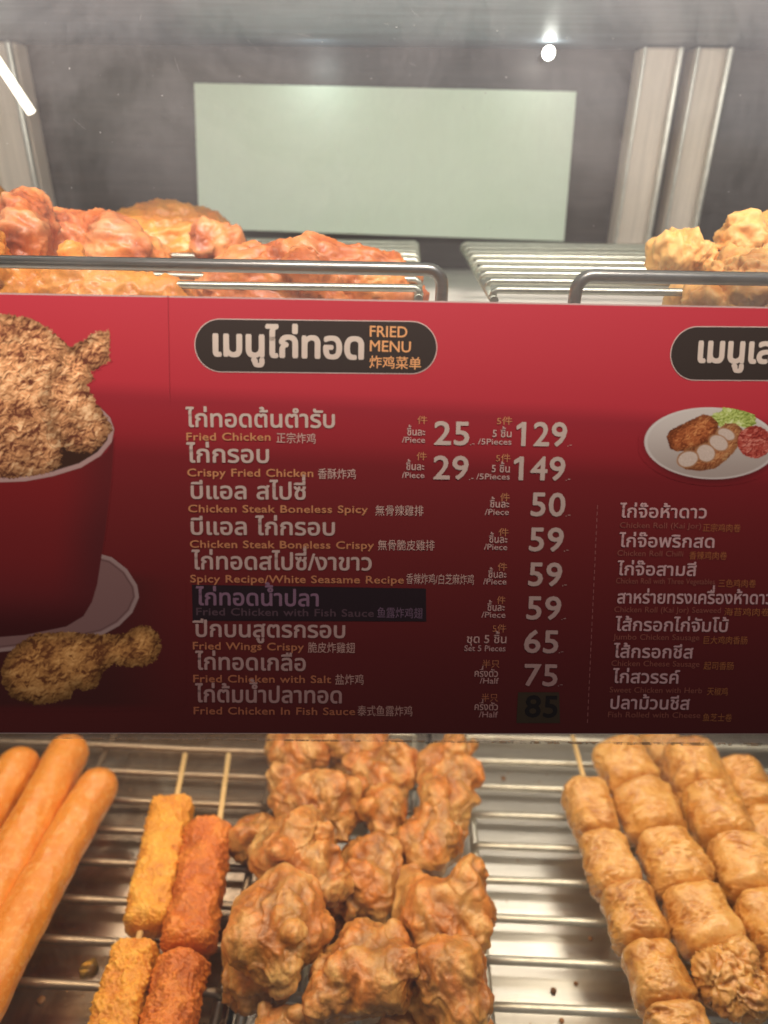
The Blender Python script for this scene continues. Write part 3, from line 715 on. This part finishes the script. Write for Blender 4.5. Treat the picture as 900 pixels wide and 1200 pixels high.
def price(txt, x0, x1, y, h, tail=True, c0=WH0, c1=WH1):
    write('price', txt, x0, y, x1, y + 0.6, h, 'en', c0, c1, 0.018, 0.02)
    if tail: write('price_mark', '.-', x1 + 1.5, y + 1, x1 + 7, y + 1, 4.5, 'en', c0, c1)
def unit(cn, cx0, cx1, cy, th, tx0, tx1, ty, en, ex0, ex1, ey, hth=6.6):
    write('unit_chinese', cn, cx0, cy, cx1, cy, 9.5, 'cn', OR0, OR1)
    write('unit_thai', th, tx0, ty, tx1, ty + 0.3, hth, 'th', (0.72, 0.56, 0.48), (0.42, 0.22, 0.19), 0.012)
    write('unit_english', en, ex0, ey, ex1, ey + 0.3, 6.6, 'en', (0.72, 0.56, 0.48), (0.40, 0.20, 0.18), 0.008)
CHN = 'ชิ้นละ'
unit('件', 489, 501, 496, CHN, 477, 498, 510, '/Piece', 471, 498, 518.5); price('25', 509, 549, 520.7, 26.5)
unit('5件', 582, 600, 497, '5 ชิ้น', 577, 599, 512, '/5Pieces', 560, 599, 520.7); price('129', 605, 663, 522, 27)
unit('件', 488, 500, 538.5, CHN, 476, 497, 550.5, '/Piece', 471, 497, 559.8); price('29', 508, 548, 561, 26.5)
unit('5件', 581, 598, 540.5, '5 ชิ้น', 576, 597, 553, '/5Pieces', 558, 597, 561.5); price('149', 602, 661, 562, 26.5)
unit('件', 586, 597, 586.5, CHN, 574, 596, 594.3, '/Piece', 568, 596, 603); price('50', 622, 661, 604, 26.5)
unit('件', 584, 596, 627.5, CHN, 573, 594, 635.7, '/Piece', 567, 594, 644); price('59', 620, 659, 645, 26.5)
unit('件', 583, 594, 668, CHN, 572, 593, 676.7, '/Piece', 566, 593, 684.3); price('59', 619, 657, 685.7, 26.3)
unit('件', 582, 592, 707, CHN, 571, 591, 715.3, '/Piece', 564, 592, 723.3); price('59', 617, 656, 725, 26)
unit('5件', 577, 593, 740, 'ชุด 5 ชิ้น', 547, 593, 753, 'Set 5 Pieces', 544, 592, 762.5, 7.5); price('65', 614, 653, 764, 25.5)
unit('半只', 565, 585, 781.5, 'ครึ่งตัว', 556, 583, 792.5, '/Half', 562, 584, 800.5); price('75', 614, 652, 802.7, 24.5)
unit('半只', 564, 583, 821, 'ครึ่งตัว', 556, 583, 831.5, '/Half', 561, 583, 840); price('85', 615, 652, 839.5, 24.5, False, (0.012, 0.008, 0.008), (0.012, 0.008, 0.008))

side = [
 ('ไก่จ๊อห้าดาว', 726, 606, 827, 607, 'Chicken Roll (Kai Jor)', 726, 618.3, 821, 619.3, '正宗鸡肉卷', 823, 622, 867, 622.5),
 ('ไก่จ๊อพริกสด', 725, 640.5, 836, 641.5, 'Chicken Roll Chilli', 723, 651, 800, 652, '香辣鸡肉卷', 807, 654.5, 851, 655),
 ('ไก่จ๊อสามสี', 723, 673.5, 815, 674.5, 'Chicken Roll with Three Vegetables', 721.5, 683.5, 837, 684.5, '三色鸡肉卷', 841, 687, 885, 687.5),
 ('สาหร่ายทรงเครื่องห้าดาว', 723, 706.5, 904, 707.5, 'Chicken Roll (Kai Jor) Seaweed', 719.5, 717, 844, 718, '海苔鸡肉卷', 848, 720.5, 901, 721),
 ('ไส้กรอกไก่จัมโบ้', 720.5, 738.5, 852, 740, 'Jumbo Chicken Sausage', 718, 749, 819, 750, '巨大鸡肉香肠', 824, 753.5, 875, 754),
 ('ไส้กรอกชีส', 718.5, 770, 811, 771, 'Chicken Cheese Sausage', 716, 780, 819, 781, '起司香肠', 824, 783.5, 859, 784),
 ('ไก่สวรรค์', 717.5, 799.5, 795, 800.5, 'Sweet Chicken with Herb', 714, 811, 822, 812, '天椒鸡', 828, 813.5, 852, 814),
 ('ปลาม้วนชีส', 715, 830, 807, 831, 'Fish Rolled with Cheese', 712, 840, 820, 841, '鱼芝士卷', 823, 844, 857, 844.5)]
for s in side:
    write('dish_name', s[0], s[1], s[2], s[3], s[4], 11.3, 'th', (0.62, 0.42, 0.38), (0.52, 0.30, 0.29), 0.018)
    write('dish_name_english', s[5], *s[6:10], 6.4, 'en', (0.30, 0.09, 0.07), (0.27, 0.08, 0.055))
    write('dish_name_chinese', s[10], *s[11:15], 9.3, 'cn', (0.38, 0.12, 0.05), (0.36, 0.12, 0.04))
V = []
for (px, py) in ((196.6, 346), (197.4, 346), (199.6, 470), (198.8, 470)): V.append(tuple(s3(*uv_of(px, py), 0.0002)))
local(link('fold_line', np_mesh('fold_line', V, [(3, 2, 1, 0)], False, np.tile((0.36, 0.03, 0.04), (4, 1))), M['ink']), board)
# dashed fold line
V = []; F = []
for k in range(34):
    f0 = k/34; f1 = f0 + 0.017; q = []
    for f, dx in ((f0, -0.45), (f0, 0.45), (f1, 0.45), (f1, -0.45)): q.append(s3(*uv_of(700 - 12*f + dx, 592 + 258*f), 0.0002))
    n = len(V); V += [tuple(v) for v in q]; F.append((n+3, n+2, n+1, n))
local(link('dashed_line', np_mesh('dashed_line', V, F, False, np.tile((0.30, 0.10, 0.09), (len(V), 1))), M['ink']), board)

# film edge below the board, with a grimy line; dust on the glass
def strip(px, mat, lift, name):
    V = [s3(*uv_of(*p), lift) for p in px]
    return local(link(name, np_mesh(name, [tuple(v) for v in V], [(3, 2, 1, 0)], False), mat), board)
strip([(-60, 856), (1100, 860), (1100, 878), (-60, 868)], M['film'], -0.0024, 'film_edge')
strip([(60, 867.2), (900, 873.5), (900, 877.5), (60, 868.4)], M['grime'], -0.0020, 'grime_line')
random.seed(11); V = []; F = []
for k in range(190):
    if k < 120: px, py = random.uniform(-20, 920), random.triangular(0, 300, 40)
    else: px, py = random.uniform(0, 900), random.uniform(862, 1200)
    r = random.choice([0.00007, 0.00009, 0.00011, 0.00014, 0.00022])*(0.9 if k < 120 else 0.7); c = uv_of(px, py); n = len(V)
    st = random.uniform(0.5, 1.6); th = random.uniform(0, 3.1)
    for j in range(6):
        a = j*math.pi/3; x, y = r*st*math.cos(a)*random.uniform(0.7, 1.2), r*math.sin(a)*random.uniform(0.7, 1.2)
        V.append(tuple(s3(c[0] + x*math.cos(th) - y*math.sin(th), c[1] + x*math.sin(th) + y*math.cos(th), -0.0033)))
    F.append(tuple(range(n, n+6)))
for k in range(14):   # fine scratches
    px, py = random.uniform(60, 760), random.uniform(0, 210); c = uv_of(px, py); th = random.gauss(-0.9, 0.5); L = random.uniform(0.0015, 0.006); w = 0.000022; n = len(V)
    d = (math.cos(th), math.sin(th))
    for a, s_ in ((0, -1), (0, 1), (1, 1), (1, -1)): V.append(tuple(s3(c[0] + d[0]*a*L - d[1]*s_*w, c[1] + d[1]*a*L + d[0]*s_*w, -0.0033)))
    F.append((n, n+1, n+2, n+3))
me = bpy.data.meshes.new('dust'); me.from_pydata(V, [], F); me.update()
tag(link('dust', me, M['dust']), 'white dust specks and fine scratches on the front glass', 'dust', kind='stuff')

# ------------------------------------------------------------------ food shapes
import bmesh
def ico(sub):
    bm = bmesh.new(); bmesh.ops.create_icosphere(bm, subdivisions=sub, radius=1.0)
    V = np.array([v.co[:] for v in bm.verts]); F = np.array([[v.index for v in f.verts] for f in bm.faces]); bm.free(); return V, F
ICO3 = ico(3)
def remeshed(parts, voxel, smooth_it=2):
    """one closed skin round several overlapping closed shapes -> V, F(triangles), normals"""
    V = []; F = []; n = 0
    for v, f in parts: V.append(v); F.append(f + n); n += len(v)
    me = np_mesh('tmp', np.concatenate(V), np.concatenate(F))
    o = bpy.data.objects.new('tmp', me); COL.objects.link(o)
    m = o.modifiers.new('r', 'REMESH'); m.mode = 'VOXEL'; m.voxel_size = voxel
    m2 = o.modifiers.new('s', 'SMOOTH'); m2.iterations = smooth_it; m2.factor = 0.6
    m3 = o.modifiers.new('t', 'TRIANGULATE')
    dg = bpy.context.evaluated_depsgraph_get(); e = o.evaluated_get(dg); r_ = e.to_mesh()
    nv = len(r_.vertices); VV = np.empty(nv*3, np.float32); r_.vertices.foreach_get('co', VV); NN = np.empty(nv*3, np.float32); r_.vertices.foreach_get('normal', NN)
    FF = np.empty(len(r_.polygons)*3, np.int32); r_.polygons.foreach_get('vertices', FF)
    e.to_mesh_clear(); bpy.data.objects.remove(o); bpy.data.meshes.remove(me)
    return VV.reshape(-1, 3).astype(float), FF.reshape(-1, 3), NN.reshape(-1, 3).astype(float)
def normals(V, F):
    n = np.cross(V[F[:, 1]] - V[F[:, 0]], V[F[:, 2]] - V[F[:, 0]]); out = np.zeros_like(V)
    for k in range(3): np.add.at(out, F[:, k], n)
    return out/(np.linalg.norm(out, axis=1)[:, None] + 1e-12)
def ellipsoid(c, ax, rot):
    V, F = ICO3; Rm = np.array(Euler(rot).to_matrix()); return (V*np.array(ax)) @ Rm.T + np.array(c), F
def lump(center, sx, sy, sz, seed, style='karaage', n=9, voxel=0.0011, extra=None, rot=0.0):
    rr = random.Random(seed); parts = [ellipsoid((0, 0, 0), (sx*0.76, sy*0.74, sz*0.76), (0, 0, rr.uniform(-.4, .4)))]
    for k in range(n):
        a = rr.uniform(0, 6.28); u_ = rr.uniform(-0.8, 0.9); q = math.sqrt(max(0, 1-u_*u_)); d = rr.uniform(0.42, 0.66)
        s = rr.uniform(0.30, 0.52)
        parts.append(ellipsoid((sx*d*q*math.cos(a), sy*d*q*math.sin(a), sz*d*u_), (sx*s, sy*s*rr.uniform(0.6, 1.2), sz*s*rr.uniform(0.7, 1.2)), (rr.uniform(0, 3), rr.uniform(0, 3), rr.uniform(0, 3))))
    for e in (extra or []): parts.append(ellipsoid(*e))
    V, F, Nn = remeshed(parts, voxel)
    o = seed*13.7; big = 1/0.022
    if style == 'karaage':
        W_ = V*np.array([1, .85, 1]) + 0.0035*np.stack([perlin(V*60 + o), perlin(V*60 + o + 40), perlin(V*60 + o + 80)], 1)
        sb = lambda Q: np.sqrt(perlin(Q)**2 + 0.012)*2 - 0.6
        d1 = fbm(V*40 + o, 2); d2 = sb(W_*85 + o) + 0.45*sb(W_*190 + o + 7); wet = np.clip(0.5 + 1.2*perlin(V*45 + o + 9), 0.0, 1.2)
        d3 = (sb(W_*330 + o) + 0.5*sb(W_*680 + o + 3))*wet; d4 = np.clip(ridged(W_*70 + o + 50, 1) - 0.72, 0, 1)*4
        disp = 0.0050*d1 + 0.0014*d2 + 0.00060*d3 + 0.0010*d4 + 0.00028*fbm(V*900 + o, 2); rel = d2*0.9 + d1*0.5 + d3*0.5 + 0.1
    elif style == 'crispy':
        W_ = V + 0.0035*np.stack([perlin(V*90 + o), perlin(V*90 + o + 40), perlin(V*90 + o + 80)], 1)
        d1 = fbm(V*42 + o, 3); d2 = ridged(W_*130 + o, 3); d3 = fbm(W_*480 + o, 2)
        disp = 0.0062*d1 + 0.0027*d2 + 0.0010*d3; rel = d2*0.9 + d3*0.5 - 0.2
    elif style == 'roast':
        St = V*np.array([0.7, 1.2, 1.3]); W_ = St + 0.010*np.stack([perlin(V*28 + o), perlin(V*28 + o + 40), perlin(V*28 + o + 80)], 1)
        d1 = fbm(V*26 + o, 2); d2 = fbm(W_*75 + o, 4, 0.55); d3 = ridged(W_*190 + o, 3)
        disp = 0.0040*d1 + 0.0026*d2 + 0.0011*d3; rel = d2*1.0 + d1*0.5 + d3*0.25
    elif style == 'smoothroast':
        d1 = fbm(V*24 + o, 2); d2 = fbm(V*80 + o, 3); disp = 0.004*d1 + 0.0012*d2; rel = d2 + 0.3
    elif style == 'torn':
        W_ = V + 0.005*np.stack([perlin(V*120 + o), perlin(V*120 + o + 40), perlin(V*120 + o + 80)], 1)
        d2 = ridged(W_*210 + o, 3); d1 = fbm(V*70 + o, 2); disp = 0.0030*d2 + 0.002*d1; rel = d2
    V = V + Nn*disp[:, None]
    if rot: ca, sa = math.cos(rot), math.sin(rot); V = V @ np.array([[ca, sa, 0], [-sa, ca, 0], [0, 0, 1]])
    # keep the underside from sinking through whatever it rests on
    return np_mesh('piece', V, F, True, None, {'relief': rel})

def chicken(px, py, w, h, z, seed, label, rot=0.0, style='karaage', mat='karaage', name='fried_chicken_piece', cat='fried chicken', group='fried chicken pieces heaped on the middle rack', n=9, **kw):
    p = at_z(px, py, z); sw = size_at(p, w)/2; sh = size_at(p, h)/2
    kf = 1.24 if py < 1060 else 1.12
    me = lump(None, sw*kf, sh*kf, min(sh, sw)*1.0, seed, style, n, rot=rot, **kw); me.name = name
    o = link(name, me, M[mat]); o.location = p; return tag(o, label, cat, group)

heap = [
 (350, 885, 78, 70, 0.020, 'fried chicken piece at the far left end of the heap, cut off by the board', 0.2),
 (412, 872, 90, 60, 0.018, 'fried chicken piece mostly hidden behind the lower edge of the board', 0.0),
 (448, 905, 84, 72, 0.024, 'orange tinged fried chicken piece at the far end, left of the tall upright piece', 0.4),
 (524, 915, 62, 118, 0.030, 'tall narrow fried chicken piece standing at the far right corner of the heap', -0.25),
 (366, 940, 124, 84, 0.034, 'fried chicken piece near the board, left of the small edge-on piece', -0.3),
 (450, 955, 52, 70, 0.030, 'small fried chicken piece in the middle of the heap, edge on', 0.3),
 (506, 985, 82, 84, 0.026, 'knobbly round fried chicken piece between the upright and the broad right pieces', 0.1),
 (300, 985, 66, 62, 0.014, 'small fried chicken piece by the orange breaded skewer', 0.0),
 (352, 1012, 140, 88, 0.040, 'wide pale fried chicken piece lying across the left of the heap', -0.25),
 (438, 1030, 84, 108, 0.022, 'shadowed fried chicken piece in the centre of the heap', 0.2),
 (300, 1120, 90, 120, 0.020, 'fried chicken piece low on the left edge of the heap', 0.0),
 (326, 1080, 118, 138, 0.044, 'large craggy fried chicken piece on top at the left front', 0.15),
 (525, 1070, 142, 104, 0.034, 'broad orange brown fried chicken piece at the right of the heap', -0.2),
 (425, 1138, 112, 130, 0.036, 'pale fried chicken piece at the front centre between two browner ones', 0.0),
 (528, 1148, 116, 100, 0.040, 'knobbly fried chicken piece at the right front, overlapping the broad one', 0.1),
 (530, 1215, 92, 80, 0.020, 'fried chicken piece under the knobbly right front one at the lower edge', 0.3),
 (335, 1215, 110, 70, 0.020, 'dark fried chicken piece at the lower edge, left of the pale one', 0.0),
 (480, 1215, 80, 70, 0.014, 'fried chicken piece deep between the front pieces', 0.5),
 (400, 1060, 70, 80, 0.012, 'fried chicken piece at the bottom of the heap, seen through a gap', 0.0),
]
for i, (px, py, w, h, z, lb, ro) in enumerate(heap):
    ex = None
    if i == 4: ex = [((0.020, -0.012, 0.0), (0.016, 0.0048, 0.0050), (0, 0, -0.5))]
    if i == 3: ex = [((0.0, 0.020, 0.010), (0.010, 0.020, 0.010), (0.3, 0, 0))]
    chicken(px, py, w, h, z, 31 + i*7, lb, ro, extra=ex, n=6 + i % 4)

# upper level: roast chicken at the left, crispy chicken at the right
def upper(px, py, w, h, y, seed, label, style, mat, name, cat, group, n=8, rot=0.0, depth=0.6, **kw):
    p = at_y(px, py, y); sw = size_at(p, w)/2; sh = size_at(p, h)/2
    me = lump(None, sw, sw*depth, sh, seed, style, n, 0.0014 if style != 'crispy' else 0.001, rot=rot, **kw); me.name = name
    o = link(name, me, M[mat]); o.location = p; return tag(o, label, cat, group)
RG = 'roast chicken pieces on the upper rack'
upper(72, 318, 330, 176, 0.385, 5, 'big reddish roast chicken piece at the far left, tallest of the pile', 'roast', 'roast', 'roast_chicken_piece', 'roast chicken', RG, n=3, extra=[((-0.045, 0, 0.012), (0.035, 0.02, 0.024), (0, 0.3, 0)), ((0.040, -0.005, -0.004), (0.040, 0.02, 0.022), (0, 0.5, 0))])
upper(205, 292, 220, 130, 0.46, 12, 'yellowish orange roast chicken piece showing behind the reddish ones', 'roast', 'roast2', 'roast_chicken_piece', 'roast chicken', RG, n=2)
upper(362, 342, 300, 150, 0.35, 19, 'long flat roast chicken piece reaching toward the gap between racks', 'roast', 'roast', 'roast_chicken_piece', 'roast chicken', RG, depth=0.45, n=3, extra=[((0.030, 0, 0.002), (0.030, 0.015, 0.020), (0, 0.25, 0)), ((-0.030, 0, -0.004), (0.032, 0.015, 0.020), (0, -0.3, 0))])
upper(-14, 255, 90, 95, 0.47, 22, 'orange roast chicken piece cut off by the frame in front of the broad upright', 'roast', 'roast2', 'roast_chicken_piece', 'roast chicken', RG, n=2)
upper(70, 350, 400, 100, 0.318, 29, 'yellowish roast chicken skin in front, just behind the rail', 'roast', 'roast2', 'roast_chicken_piece', 'roast chicken', RG, depth=0.3, n=4)
upper(256, 300, 80, 95, 0.42, 33, 'small roast chicken piece wedged behind the long flat one', 'roast', 'roast', 'roast_chicken_piece', 'roast chicken', RG, n=2)
CG = 'crispy chicken pieces on the upper rack'
upper(884, 328, 160, 100, 0.365, 41, 'pale golden crispy chicken piece reaching farthest toward the pale sheet', 'crispy', 'crispy', 'crispy_chicken_piece', 'crispy chicken', CG, n=14, extra=[((-0.036, 0, 0.010), (0.016, 0.010, 0.009), (0, 0.3, 0))])
upper(930, 300, 140, 110, 0.40, 46, 'pale golden crispy chicken piece rising behind, cut by the frame edge', 'crispy', 'crispy', 'crispy_chicken_piece', 'crispy chicken', CG, n=14)
upper(868, 358, 175, 90, 0.315, 52, 'crispy chicken piece in front, half hidden by the board', 'crispy', 'crispy', 'crispy_chicken_piece', 'crispy chicken', CG, n=12)

# ---- swept shapes (sausages, rolls)
def swept(A, B, r, seed, style, nl=90, nr=72, power=2.6, flat=1.0, bend=0.0):
    A = np.array(A, float); B = np.array(B, float); d = B-A; L = np.linalg.norm(d); d /= L
    up = np.array([0, 0, 1.0]); s = np.cross(d, up); s /= np.linalg.norm(s); w = np.cross(s, d)
    # profile with rounded ends
    t = np.linspace(0, 1, nl); cap = min(r/L*(1.0 if style == 'sausage' else 0.42), 0.45)
    tt = 0.5 - 0.5*np.cos(np.pi*t)*1.0 if style == 'x' else t
    pos = np.where(tt < 0.2, cap*(1-np.cos(tt/0.2*np.pi/2)), np.where(tt > 0.8, 1 - cap*(1-np.cos((1-tt)/0.2*np.pi/2)), cap + (tt-0.2)/0.6*(1-2*cap)))
    rad = np.where(tt < 0.2, np.sin(tt/0.2*np.pi/2), np.where(tt > 0.8, np.sin((1-tt)/0.2*np.pi/2), 1.0))
    if style != 'sausage': rad = rad**0.62
    a = np.arange(nr)/nr*2*np.pi
    ca, sa = np.cos(a), np.sin(a); sq = (np.abs(ca)**power + np.abs(sa)**power)**(-1/power)
    X = rad[:, None]*r*sq*ca; Y = rad[:, None]*r*flat*sq*sa
    c = A + (pos*L)[:, None]*d + s*(bend*np.sin(np.pi*pos))[:, None]
    V = c[:, None, :] + X[..., None]*s + Y[..., None]*w
    V = V.reshape(-1, 3); idx = np.arange(nl*nr).reshape(nl, nr)
    q0, q1 = idx[:-1], idx[1:]
    F = np.stack([q0, np.roll(q0, -1, 1), np.roll(q1, -1, 1), q1], -1).reshape(-1, 4)
    T = np.concatenate([F[:, [0, 1, 2]], F[:, [0, 2, 3]]])
    ctr = np.repeat(c, nr, 0); Nn = V - ctr; Nn /= (np.linalg.norm(Nn, axis=1)[:, None] + 1e-9)
    o = seed*11.3; along = (V - A) @ d; q3 = np.stack([(V-A) @ s, (V-A) @ w, along], 1)
    if style == 'sausage':
        disp = 0.0008*fbm(V*45 + o, 2) + 0.00022*1.7*fbm(q3*np.array([330, 330, 70]) + o, 3); rel = 0.3 + 0*disp
    elif style == 'breaded':
        d1 = fbm(V*90 + o, 2); d2 = billow(V*330 + o, 2); d3 = fbm(V*760 + o, 2); disp = 0.0017*d1 + 0.0010*d2 + 0.00055*d3; rel = d1*0.7 + d2*0.5 + d3*0.4
    else:                                                    # thin wrinkled skin
        W_ = q3 + 0.006*np.stack([perlin(q3*60 + o), perlin(q3*60 + o + 30), perlin(q3*60 + o + 60)], 1)
        d1 = fbm(q3*70 + o, 2); d2 = ridged(W_*np.array([150, 150, 260]) + o, 3); d3 = ridged(W_*np.array([480, 480, 220]) + o + 8, 2); wet = np.clip(0.5 + perlin(V*70 + o + 9), 0.1, 1.1)
        disp = 0.0016*d1 + 0.0013*d2*wet + 0.0008*d3*wet; rel = d2*0.7 + d1*0.6 + d3*0.35
    endf = np.repeat(rad, nr); V = V + Nn*(disp*np.clip(endf*1.5, 0.25, 1))[:, None]
    return np_mesh('swept', V, T, True, None, {'relief': rel})

def sausage(ax, ay, bx, by, z, r, seed, label, bend=0.0):
    r *= 0.95
    a = at_z(ax, ay, z); b_ = at_z(bx, by, z)
    root_p = (a + b_)/2
    me = swept(a - root_p, b_ - root_p, r, seed, 'sausage', 120, 64, 2.0, 1.0, bend); me.name = 'sausage'
    o = link('sausage', me, M['sausage']); o.location = root_p; tag(o, label, 'sausage', 'smooth sausages on the left rack')
sausage(124, 906, -60, 1242, 0.0150, 0.0148, 1, 'long smooth sausage nearest the breaded skewers', 0.002)
sausage(88, 866, -70, 1150, 0.0185, 0.0152, 2, 'long smooth sausage in the middle whose tip reaches farthest back', -0.002)
sausage(32, 882, -90, 1080, 0.0175, 0.0150, 3, 'smooth sausage with its rounded tip at the picture edge, left of the others', 0.001)

def skewer(stick, rolls, z, mat, style, label, cat, group, rname, power=2.6, flat=1.0, rot_noise=0.0):
    s0 = at_z(*stick[0], z); root = empty(cat.replace(' ', '_'), s0, label, cat, group)
    far = rolls[-1]; e_ = at_z(far[2], far[3], z)
    b = MB(); b.tube([s0, at_z(*stick[1], z), e_], 0.0019, 8); b.build('stick', M['stick'], root, True)
    for i, (x0, y0, x1, y1, w) in enumerate(rolls):
        a = at_z(x0, y0, z); c = at_z(x1, y1, z); r = size_at((a+c)/2, w)/2
        me = swept(a, c, r, (round(x0)*7 + round(y0)) % 97 + i, style, 130, 110, power, flat); me.name = rname
        local(link(rname, me, M[mat]), root)
    return root
BG = 'breaded skewers beside the sausages'
skewer([(217, 884), (205, 945)], [(203, 941, 171, 1092, 50), (163, 1108, 128, 1225, 54)], 0.017, 'yellowroll', 'breaded', 'golden yellow breaded skewer, paler one of the pair', 'breaded skewer', BG, 'breaded_roll', 3.6, 0.92)
skewer([(268, 884), (256, 972)], [(247, 968, 218, 1118, 58), (217, 1122, 188, 1240, 62)], 0.0185, 'orangeroll', 'breaded', 'dark orange breaded skewer, redder one of the pair', 'breaded skewer', BG, 'breaded_roll', 2.3, 0.95)

def chain(pts, w0, w1, z, label, stick=None, seed=0):
    """bean curd rolls: pts are roll centres"""
    cs = [at_z(px, py, z) for px, py in pts]; n = len(cs)
    s0 = at_z(*stick, z) if stick else cs[0] + (cs[0]-cs[1])*0.5
    root = empty('bean_curd_skewer', s0, label, 'bean curd skewer', 'bean curd roll skewers on the right rack')
    b = MB(); b.tube([s0, cs[0], cs[-1]], 0.0018, 8); b.build('stick', M['stick'], root, True)
    for i, c in enumerate(cs):
        d = (cs[min(i+1, n-1)] - cs[max(i-1, 0)]); L = d.length/(min(i+1, n-1) - max(i-1, 0)); d.normalize()
        r = size_at(c, w0 + (w1-w0)*i/max(1, n-1))/2
        rr = random.Random(seed*31 + i); j = Vector((rr.uniform(-.001, .001), 0, rr.uniform(-.0005, .0015)))
        me = swept(c - d*L*0.51 + j, c + d*L*0.51 + j, r*rr.uniform(0.96, 1.05), seed*17 + i*3, 'skin', 90, 84, 2.5, 0.95); me.name = 'bean_curd_roll'
        local(link('bean_curd_roll', me, M['tofu']), root)
    return root
chain([(694, 950), (716, 1014), (742, 1077), (769, 1147), (800, 1222)], 50, 66, 0.018, 'bean curd skewer with its bare stick tip showing, nearest the chicken heap', (671, 862), 1)
chain([(731, 901), (760, 953), (790, 1015), (824, 1082)], 56, 70, 0.022, 'bean curd skewer in the middle, ending at the torn roll', None, 2)
chain([(777, 880), (800, 925)], 40, 44, 0.012, 'short bean curd skewer half hidden between the middle and outer ones', None, 5)
chain([(811, 903), (838, 958), (874, 1022), (908, 1088), (945, 1160)], 60, 78, 0.025, 'bean curd skewer on the outer side with the smoother larger rolls', None, 3)
chain([(872, 925), (905, 985), (940, 1050)], 54, 62, 0.020, 'bean curd skewer farthest out, cut by the picture edge', None, 4)
# the torn roll
p = at_z(858, 1152, 0.026); sr = size_at(p, 50)
me = lump(None, sr*0.80, sr*0.95, sr*0.55, 77, 'torn', 12, 0.0009, rot=0.35); me.name = 'torn_bean_curd_roll'
o = link('torn_bean_curd_roll', me, M['tofu']); o.location = p; tag(o, 'torn flaky bean curd roll lying at the end of the middle skewer', 'bean curd roll')

# oil drops and crumbs on the trays
def crumbs(name, spots, mat, label, cat):
    V = []; F = []; n = 0
    for px, py, w, z in spots:
        p = at_z(px, py, z); r = size_at(p, w)/2; v, f = ICO3
        v = v*np.array([r, r, r*0.5]); v = v*(1 + 0.25*fbm(v*300/ max(r*300, 1) + px, 2))[:, None]
        V.append(v + np.array(p)); F.append(f + n); n += len(v)
        me = np_mesh(name, v, f, True, None, {'relief': np.zeros(len(v))}); o = link(name, me, M[mat]); o.location = p; tag(o, label.pop(0), cat, cat + 's on the drip trays')
crumbs('oil_drop', [(104, 1134, 22, -0.0292)], 'oil', ['amber oil drop on the tray between sausages and skewers'], 'oil drop')
crumbs('crumb', [(649, 1161, 7, -0.029), (675, 1152, 5, -0.029), (658, 1196, 6, -0.029), (48, 1172, 9, -0.029), (590, 912, 5, -0.029), (692, 1100, 5, -0.029)], 'crumb',
       ['dark crumb inside the lamp glare on the tray', 'tiny crumb just right of the lamp glare', 'crumb at the lower picture edge below the lamp glare', 'reddish crumb at the lower left by the sausages', 'orange crumb far back on the right tray', 'brown crumb beside the nearest bean curd skewer'], 'crumb')
# grease spatter on the trays: too small and many to count
random.seed(21); V = []; F = []
for k in range(420):
    p = Vector((random.uniform(-0.26, 0.26), random.uniform(0.16, 0.40), -0.0298)); r = random.choice([0.0002, 0.0003, 0.0004, 0.0007]); n = len(V)
    for j in range(7):
        a = j*math.tau/7; q = r*random.uniform(0.6, 1.3); V.append((p.x + q*math.cos(a), p.y + q*math.sin(a), p.z))
    V.append((p.x, p.y, p.z + r*0.35))
    for j in range(7): F.append((n+j, n+(j+1) % 7, n+7))
me = bpy.data.meshes.new('grease_spatter'); me.from_pydata(V, [], F); me.update(); me.polygons.foreach_set('use_smooth', [True]*len(F))
tag(link('grease_spatter', me, M['crumb']), 'fine brown grease spatter scattered over the trays', 'grease', kind='stuff')
